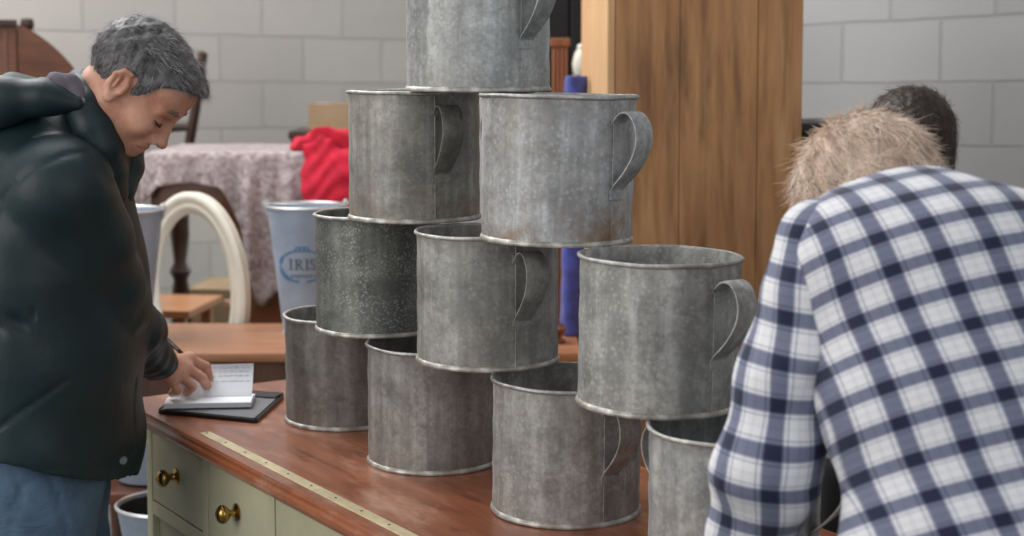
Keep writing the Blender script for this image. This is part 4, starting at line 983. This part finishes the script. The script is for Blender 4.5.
# chair on a hidden side table behind the cloth
A1 = at(178, 128, 6.75)       # arm height
sbz = A1.z-.675
def stand(loc, w_, d_, h_, label, name='side_table', mat=None, rz=0):
    t = thing(name, label, 'table', loc, rz); mat = mat or M['under']
    mk('table_top', G().box(-w_/2, w_/2, -d_/2, d_/2, h_-.03, h_, .004), mat, t, smooth=False)
    g = G(); g.box(-w_/2+.04, w_/2-.04, -d_/2+.04, -d_/2+.06, h_-.11, h_-.03); g.box(-w_/2+.04, w_/2-.04, d_/2-.06, d_/2-.04, h_-.11, h_-.03); mk('apron', g, mat, t, smooth=False)
    for sx in (-1, 1):
        for sy in (-1, 1): mk('leg', G().lathe(turned(h_-.03, .026), 14), mat, t, loc=(sx*(w_/2-.06), sy*(d_/2-.06), 0))
    return t
stand((A1.x-.17, 6.75, 0), .56, .56, sbz, 'plain dark side table under the armchair, behind the cloth-covered table')
armchair((at(190, 128, 6.75).x-.23, 6.75, sbz+.001), math.radians(-80), 'dark wooden armchair behind the floral cloth and the grey-haired man')
A2 = at(27, 18, 6.55)
hs = thing('hat_stand', 'dark turned stand whose glossy knob shows above the curved bureau', 'stand', (A2.x, 6.55, 0))
mk('pole', G().lathe([(0, .05)]+[(.02+.006*math.sin(k*1.1), .05+k*(A2.z-.14)/24) for k in range(25)]+[(0, A2.z-.09)], 16), M['dark'], hs)
mk('knob', G().lathe([(0, A2.z-.09), (.03, A2.z-.085), (.022, A2.z-.07), (.014, A2.z-.055), (.026, A2.z-.045), (.03, A2.z-.025), (.024, A2.z-.004), (0, A2.z)], 18), M['dark'], hs)
mk('base', G().lathe([(0, 0), (.16, 0), (.17, .02), (.06, .05), (0, .05)], 24), M['dark'], hs)
A3 = at(84, 56, 7.02)
hb = thing('headboard', 'dark curved-top wooden board between the curved bureau and the grey hair', 'headboard', (A3.x, 7.12, 0))
mk('panel', G().extrude([(-.09, .02), (-.09, A3.z-.05), (-.07, A3.z-.015), (-.03, A3.z), (.04, A3.z), (.10, A3.z-.02), (.13, A3.z-.06), (.13, .02)], 0, .035), M['dark'], hb, smooth=False)
mk('foot_rail', G().box(-.10, .14, -.02, .05, 0, .03, .004), M['dark'], hb, smooth=False)
# ------------------------------------------------------------------ curved bureau at left
bd = 5.75; b0 = at(0, 22, bd); bpts = [(17, 24.5), (24, 26.5), (32, 31), (42, 38), (52, 46), (61, 55), (69, 64), (76, 74), (82, 86), (86, 100)]
bu = thing('curved_bureau', 'brown oak bureau with quarter-round side panel, behind the green jacket', 'bureau', (at(17, 24, bd).x, bd, 0), math.radians(19))
poly = [(at(x, y, bd).x-bu.location.x, at(x, y, bd).z) for x, y in bpts]; poly = [(-.0, poly[0][1]-.002)]+poly+[(poly[-1][0], .9), (poly[-1][0]+.02, .05), (0, .05)]
mk('side_panel', G().extrude(poly, 0, .028), M['brown'], bu, angle=30)
mk('far_side_panel', G().extrude(poly, .45, .478), M['brown'], bu, angle=30)
# tambour curve between the sides
vs = []; fs = []; pp = poly[1:12]
for x, z in pp: vs += [(x-.012, .026, z-.006), (x-.012, .452, z-.006), (x-.024, .452, z-.016), (x-.024, .026, z-.016)]
for i in range(len(pp)-1):
    for k in range(4): fs.append((i*4+k, i*4+(k+1) % 4, i*4+4+(k+1) % 4, i*4+4+k))
mk('roll_top', G().add(vs, fs+[(0, 3, 2, 1), tuple(len(vs)-4+k for k in range(4))]), M['brown'], bu, angle=40)
g = G(); zt = at(10, 23, bd).z
g.box(-.36, -.004, -.006, .484, .05, zt-.012, .002)
for k in range(7): g.tube([(-.33+k*.048, -.008, .08), (-.33+k*.048, -.008, zt-.03)], .006, 6)
mk('fluted_back_case', g, M['brown'], bu, angle=30)
mk('cap', G().box(-.37, .0, -.018, .495, zt-.012, zt+.012, .004), M['dark'], bu, smooth=False)
mk('plinth', G().box(-.36, poly[-2][0], 0, .478, 0, .05, .003), M['brown'], bu, smooth=False)
# ------------------------------------------------------------------ cloth-covered chest with tablecloth
cd0, cd1 = 5.55, 6.15; zt = at(215, 152, cd0).z
cx0, cx1 = at(150, 160, cd0).x, at(262, 160, cd0).x+.02
cab = thing('tall_side_cabinet', 'tall brown cabinet hidden under the floral cloth', 'cabinet', ((cx0+at(338, 160, cd0).x)/2, cd0, 0)); hx = (at(338, 160, cd0).x-cx0)/2
g = G().box(-hx, hx, 0, .025, .35, zt-.004, .003); g.box(-hx, -hx+.025, .025, .6, .0, zt-.004); g.box(hx-.025, hx, .025, .6, 0, zt-.004); g.box(-hx, hx, .58, .6, .1, zt-.004); g.box(-hx, hx, .0, .6, zt-.03, zt-.002)
mk('cabinet_body', g, M['brown'], cab, smooth=False)
g = G()
for a0, b_ in ((-hx+.03, -.01), (.01, hx-.03)): g.box(a0, b_, -.014, 0, .42, zt-.10, .004)
ds = mk('cabinet_doors', g, M['brown'], cab, smooth=False)
for sx in (-1, 1): mk('foot', G().lathe(turned(.35, .03), 14), M['under'], cab, loc=(sx*(hx-.04), .03, 0))
# draped cloth: a grid over the top, falling at front with scalloped hem and a long corner
def cloth():
    g = G(); nx, ny = 110, 60; x0, x1 = -hx-.10, hx+.04; vs = []; fs = []
    cz_ = at(262, 160, cd0).x-cab.location.x
    for i in range(nx):
        u = i/(nx-1); x = x0+(x1-x0)*u
        # hanging length of the front
        pxx = 512+FPX*(x+cab.location.x)/cd0
        hang = np.interp(pxx, [125, 145, 160, 185, 205, 222, 228, 242, 256, 262, 278, 290, 310, 350], [.24, .17, .105, .095, .10, .11, .14, .27, .52, .54, .48, .36, .30, .28])
        for j in range(ny):
            v_ = j/(ny-1); tl = .56; s_ = v_*(tl+.03+hang)
            fold = .016*math.sin(x*38+1.2*math.sin(x*11))+.008*math.sin(x*83)
            if s_ < tl: y = tl-s_; z = zt+.003+.0015*math.sin(x*20)*math.sin(y*18)
            else:
                q = s_-tl; rr = .02; an = min(q/rr, PI/2); y = -rr*math.sin(an); z = zt+.003-rr*(1-math.cos(an)); q2 = max(0, q-rr*PI/2); z -= q2; amp = min(1, q2/.12); y += -.004-amp*(.012+fold)
            xx = x
            if x < -hx: e = (-hx-x); z -= e*1.6*1.0; xx = -hx-.012-e*.35
            vs.append((xx, y, z))
    for i in range(nx-1):
        for j in range(ny-1): fs.append((i*ny+j, (i+1)*ny+j, (i+1)*ny+j+1, i*ny+j+1))
    return g.add(vs, fs)
cl = mk('tablecloth', cloth(), M['floral'], angle=80); cl.location = (cab.location.x, cd0-.016, 0); tag(cl, 'mauve-grey floral cloth draped over the tall cabinet with a long hanging corner', 'tablecloth')
s_ = cl.modifiers.new('Solidify', 'SOLIDIFY'); s_.thickness = .003
# red fabric heap on its right end
rc = at(322, 152, 5.5); rz0 = zt+.006
rcx = rc.x
def redf(p):
    d = ell(p, (rcx+.02, 5.66, zt+.02), (.15, .13, .055)); d = smin(d, ell(p, (rcx-.055, 5.60, zt+.012), (.075, .09, .026)), .03)
    d = smin(d, cap(p, (rcx+.01, 5.53, zt-.0), (rcx+.02, 5.475, zt-.16), .090, .090, (1, 1.7, 1)), .05); d = smin(d, ell(p, (rcx+.10, 5.49, zt-.10), (.09, .05, .11)), .04)
    d = smin(d, cap(p, (rcx-.03, 5.515, zt+.01), (rcx+.0, 5.48, zt-.10), .035, .03), .02)
    f = .0045*np.sin(p[:, 0]*52+np.sin(p[:, 2]*22+p[:, 0]*14)*2.6+p[:, 1]*24)+.0035*np.sin(p[:, 2]*85-p[:, 0]*60+2*np.sin(p[:, 0]*33))+.004*wob(p, 38, 2); d = d+f
    return np.maximum(d, np.where(p[:, 1] > 5.55-.02, zt+.0075-p[:, 2], p[:, 1]-5.490))
rd = mesh_obj('red_fabric', [surfnet(redf, [rcx-.22, 5.30, zt-.32], [rcx+.26, 5.86, zt+.13], .0065)], M['red'], None)
tag(rd, 'crumpled bright red fabric heaped on the end of the floral cloth', 'fabric')
# dark cabinet and cardboard box behind
dk = at(288, 131, 6.55); dkx1 = at(420, 131, 6.55).x
dc = thing('dark_cabinet', 'black-brown cabinet top under the cardboard box, behind the red fabric', 'cabinet', ((dk.x+dkx1)/2, 6.55, 0)); hx2 = (dkx1-dk.x)/2
mk('cabinet_body', G().box(-hx2+.01, hx2-.01, .01, .44, .06, dk.z-.035), M['dark'], dc, smooth=False); mk('cabinet_top', G().box(-hx2, hx2, 0, .45, dk.z-.035, dk.z, .006), M['dark'], dc, smooth=False)
g = G(); g.box(-hx2+.03, -.005, 0, .01, .1, dk.z-.06, .003); mk('cabinet_door', g, M['dark'], dc, smooth=False); mk('cabinet_door', G().box(.005, hx2-.03, 0, .01, .1, dk.z-.06, .003), M['dark'], dc, smooth=False); mk('base', G().box(-hx2, hx2, 0, .45, 0, .06), M['dark'], dc, smooth=False)
cb0 = at(314, 105, 6.66); cbw = .42
cb = thing('cardboard_box', 'brown cardboard box standing on the dark cabinet above the red fabric', 'box', (cb0.x+cbw/2, 6.70, dk.z+.001), math.radians(-14)); ch = cb0.z-dk.z
mk('box_body', G().box(-cbw/2, cbw/2, -.12, .12, 0, ch, .003), M['card'], cb, smooth=False)
mk('flap', G().box(-cbw/2, cbw/2, -.12, -.002, ch, ch+.004), M['card'], cb, smooth=False); mk('flap', G().box(-cbw/2, cbw/2, .002, .12, ch, ch+.004), M['card'], cb, smooth=False)
mk('packing_tape', G().box(-cbw/2-.001, -cbw/2+.06, -.025, .025, ch+.004, ch+.0055).box(-cbw/2-.0015, -cbw/2-.0003, -.025, .025, ch*.35, ch+.005), M['tape'], cb, smooth=False)
# ------------------------------------------------------------------ things in the gap between pots and wardrobe
bb = onz(571, 335, .76); bt = at(576, 76, bb.y+.02); bv = bt-bb
bc = thing('blue_fabric_roll', 'roll of blue fabric standing upright in the gap between pots and pine wardrobe', 'fabric', (bb.x, bb.y, .7605))
def bluef(p):
    q = p.copy(); t = np.clip(p[:, 2]/bv.z, 0, 1); q[:, 0] -= bv.x*t; q[:, 1] -= bv.y*t; an = np.arctan2(q[:, 1], q[:, 0])
    d = np.linalg.norm(q[:, :2], axis=1)-(.035+.0025*np.sin(an*3+p[:, 2]*9)+.0012*np.sin(p[:, 2]*60+an*2)); return np.maximum(np.maximum(d, p[:, 2]-bv.z), .001-p[:, 2])
mesh_obj('fabric_roll', [surfnet(bluef, [-.06, -.06, -.02], [.10, .09, bv.z+.03], .006)], M['blue'], bc)
g = G().lathe([(0, 0), (.012, 0), (.012, .004), (0, .004)], 16); mk('core_tube', g, M['card'], bc, loc=(bv.x, bv.y, bv.z))
kp = onz(561, 341, .76)
wk = thing('turned_finial', 'small dark turned wooden finial on the table by the blue fabric', 'finial', (kp.x-.012, kp.y-.03, .7605))
mk('finial_body', G().lathe([(0, 0), (.022, 0), (.026, .006), (.014, .014), (.012, .02), (.026, .032), (.028, .044), (.018, .056), (0, .06)], 20), M['brown'], wk)
mk('stem', G().lathe([(0, .055), (.008, .055), (.008, .07), (0, .07)], 12), M['brown'], wk)
pt = at(560, 38, 5.2)
po = thing('reeded_post', 'reddish reeded wooden post showing between the top pot and the pale wardrobe edge', 'post', (pt.x, 5.2, 0))
mk('plinth', G().box(-.05, .05, -.05, .05, 0, .08, .004), M['reed'], po, smooth=False)
g = G(); g.box(-.026, .026, -.02, .02, .08, pt.z-.03)
for k in range(4): g.tube([(-.0205+k*.0137, -.021, .1), (-.0205+k*.0137, -.021, pt.z-.035)], .006, 8)
mk('reeded_shaft', g, M['reed'], po); mk('cap', G().box(-.034, .034, -.03, .03, pt.z-.03, pt.z, .006), M['reed'], po, smooth=False)
dw = at(548, 0, 6.0); dwx = at(592, 0, 6.0).x
db = thing('dark_wardrobe', 'very dark tall wardrobe seen between the top pot and the pale pine edge', 'wardrobe', ((dw.x+dwx)/2, 6.0, 0)); hx3 = (dwx-dw.x+.30)/2
mk('wardrobe_body', G().box(-hx3, hx3, 0, .34, .06, 2.1, .004), M['black'], db, smooth=False); mk('cornice', G().box(-hx3-.03, hx3+.03, -.03, .36, 2.1, 2.16, .01), M['black'], db, smooth=False); mk('base', G().box(-hx3-.01, hx3+.01, -.01, .35, 0, .06), M['black'], db, smooth=False)
mk('wardrobe_door', G().box(-hx3+.03, -.004, -.016, 0, .1, 2.04, .004), M['black'], db, smooth=False); mk('wardrobe_door', G().box(.004, hx3-.03, -.016, 0, .1, 2.04, .004), M['black'], db, smooth=False)
vp = at(582, 80, 5.65); pe = thing('pedestal', 'dark plant pedestal under the pale jar behind the pine wardrobe', 'stand', (vp.x, 5.65, 0)); mk('column', G().lathe([(0, 0), (.12, 0), (.12, .03), (.04, .06), (.03, .6), (.04, vp.z-.05), (.09, vp.z-.03), (.09, vp.z), (0, vp.z)], 24), M['dark'], pe)
mk('tray', G().lathe([(.07, vp.z), (.095, vp.z), (.097, vp.z+.006), (.09, vp.z+.006)], 24, closed=True), M['dark'], pe)
va = thing('white_jar', 'pale round jar half hidden behind the pale wardrobe edge', 'jar', (vp.x+.0, 5.65, vp.z+.001)); mk('jar_body', G().lathe([(0, 0), (.02, 0), (.033, .03), (.036, .06), (.028, .095), (.018, .11), (.02, .118), (.014, .118), (.012, .105), (0, .1)], 24), M['white_paint'], va)
mk('lid', G().lathe([(0, .118), (.02, .118), (.015, .128), (.004, .132), (0, .136)], 20), M['white_paint'], va)
# black cabinet right of wardrobe
bk = at(803, 123, 4.7); bkx = at(868, 123, 4.7).x
bl = thing('black_cabinet', 'black cabinet beside the pine wardrobe, behind the sandy hair', 'cabinet', ((bk.x+bkx)/2-.02, 4.7, 0)); hx4 = (bkx-bk.x)/2+.03
mk('cabinet_body', G().box(-hx4, hx4, 0, .4, .05, bk.z-.03, .004), M['black'], bl, smooth=False); mk('cabinet_top', G().box(-hx4-.012, hx4+.012, -.015, .41, bk.z-.03, bk.z, .006), M['black'], bl, smooth=False); mk('base', G().box(-hx4+.01, hx4-.01, .01, .39, 0, .05), M['black'], bl, smooth=False)
dd_ = mk('cabinet_door', G().box(-hx4+.012, hx4-.012, -.014, 0, .08, bk.z-.06, .003), M['black'], bl, smooth=False); mk('door_knob', G().lathe([(0, 0), (.008, 0), (.006, .008), (.012, .016), (0, .024)], 14, M=Matrix.Rotation(PI/2, 4, 'X')), M['brass'], dd_, loc=(hx4-.04, -.014, .9))
# ------------------------------------------------------------------ what the mirror reflects (stands left, outside the frame)
v0 = at(180, 205, 6.55); q = refl(v0)
tp = thing('turned_post', 'dark turned post reflected in the oval mirror', 'post', (q.x, q.y, 0))
mk('shaft', G().lathe(turned(v0.z-.06, .042), 18), M['dark'], tp, loc=(0, 0, .06)); mk('base', G().lathe([(0, 0), (.15, 0), (.16, .02), (.07, .06), (0, .06)], 24), M['dark'], tp)
v1 = at(190, 311, 5.85); q = refl(v1)
e1 = Vector((-1, .12, 0)).normalized(); e1 = e1-2*e1.dot(nrm)*nrm; e2 = Vector((.12, 1, 0)).normalized(); e2 = e2-2*e2.dot(nrm)*nrm
so = thing('small_orange_table', 'small orange-brown wooden table whose corner shows in the oval mirror', 'table', (q.x, q.y, 0), math.atan2(-e1.y, -e1.x)); zt2 = v1.z
sg = 1 if Vector((-(-e1.y), -e1.x, 0)).dot(e2) > 0 else -1
mk('table_top', G().box(-.42, 0, min(0, sg*.42), max(0, sg*.42), zt2-.03, zt2, .004), M['orange'], so, smooth=False)
for a0, b_ in ((-.05, -.05), (-.37, -.05), (-.05, -.37), (-.37, -.37)): mk('leg', G().box(a0-.02, a0+.02, -sg*b_-.02, -sg*b_+.02, 0, zt2-.03, .003), M['orange'], so, smooth=False)
q = refl(at(232, 284, 7.0)); qb = thing('packing_carton', 'brown carton reflected in the oval mirror', 'box', (q.x, q.y, 0), .5)
mk('box_body', G().box(-.2, .2, -.15, .15, 0, q.z, .004), M['card'], qb, smooth=False); mk('flap', G().box(-.2, .2, -.15, -.002, q.z, q.z+.004), M['card'], qb, smooth=False); mk('flap', G().box(-.2, .2, .002, .15, q.z, q.z+.004), M['card'], qb, smooth=False)
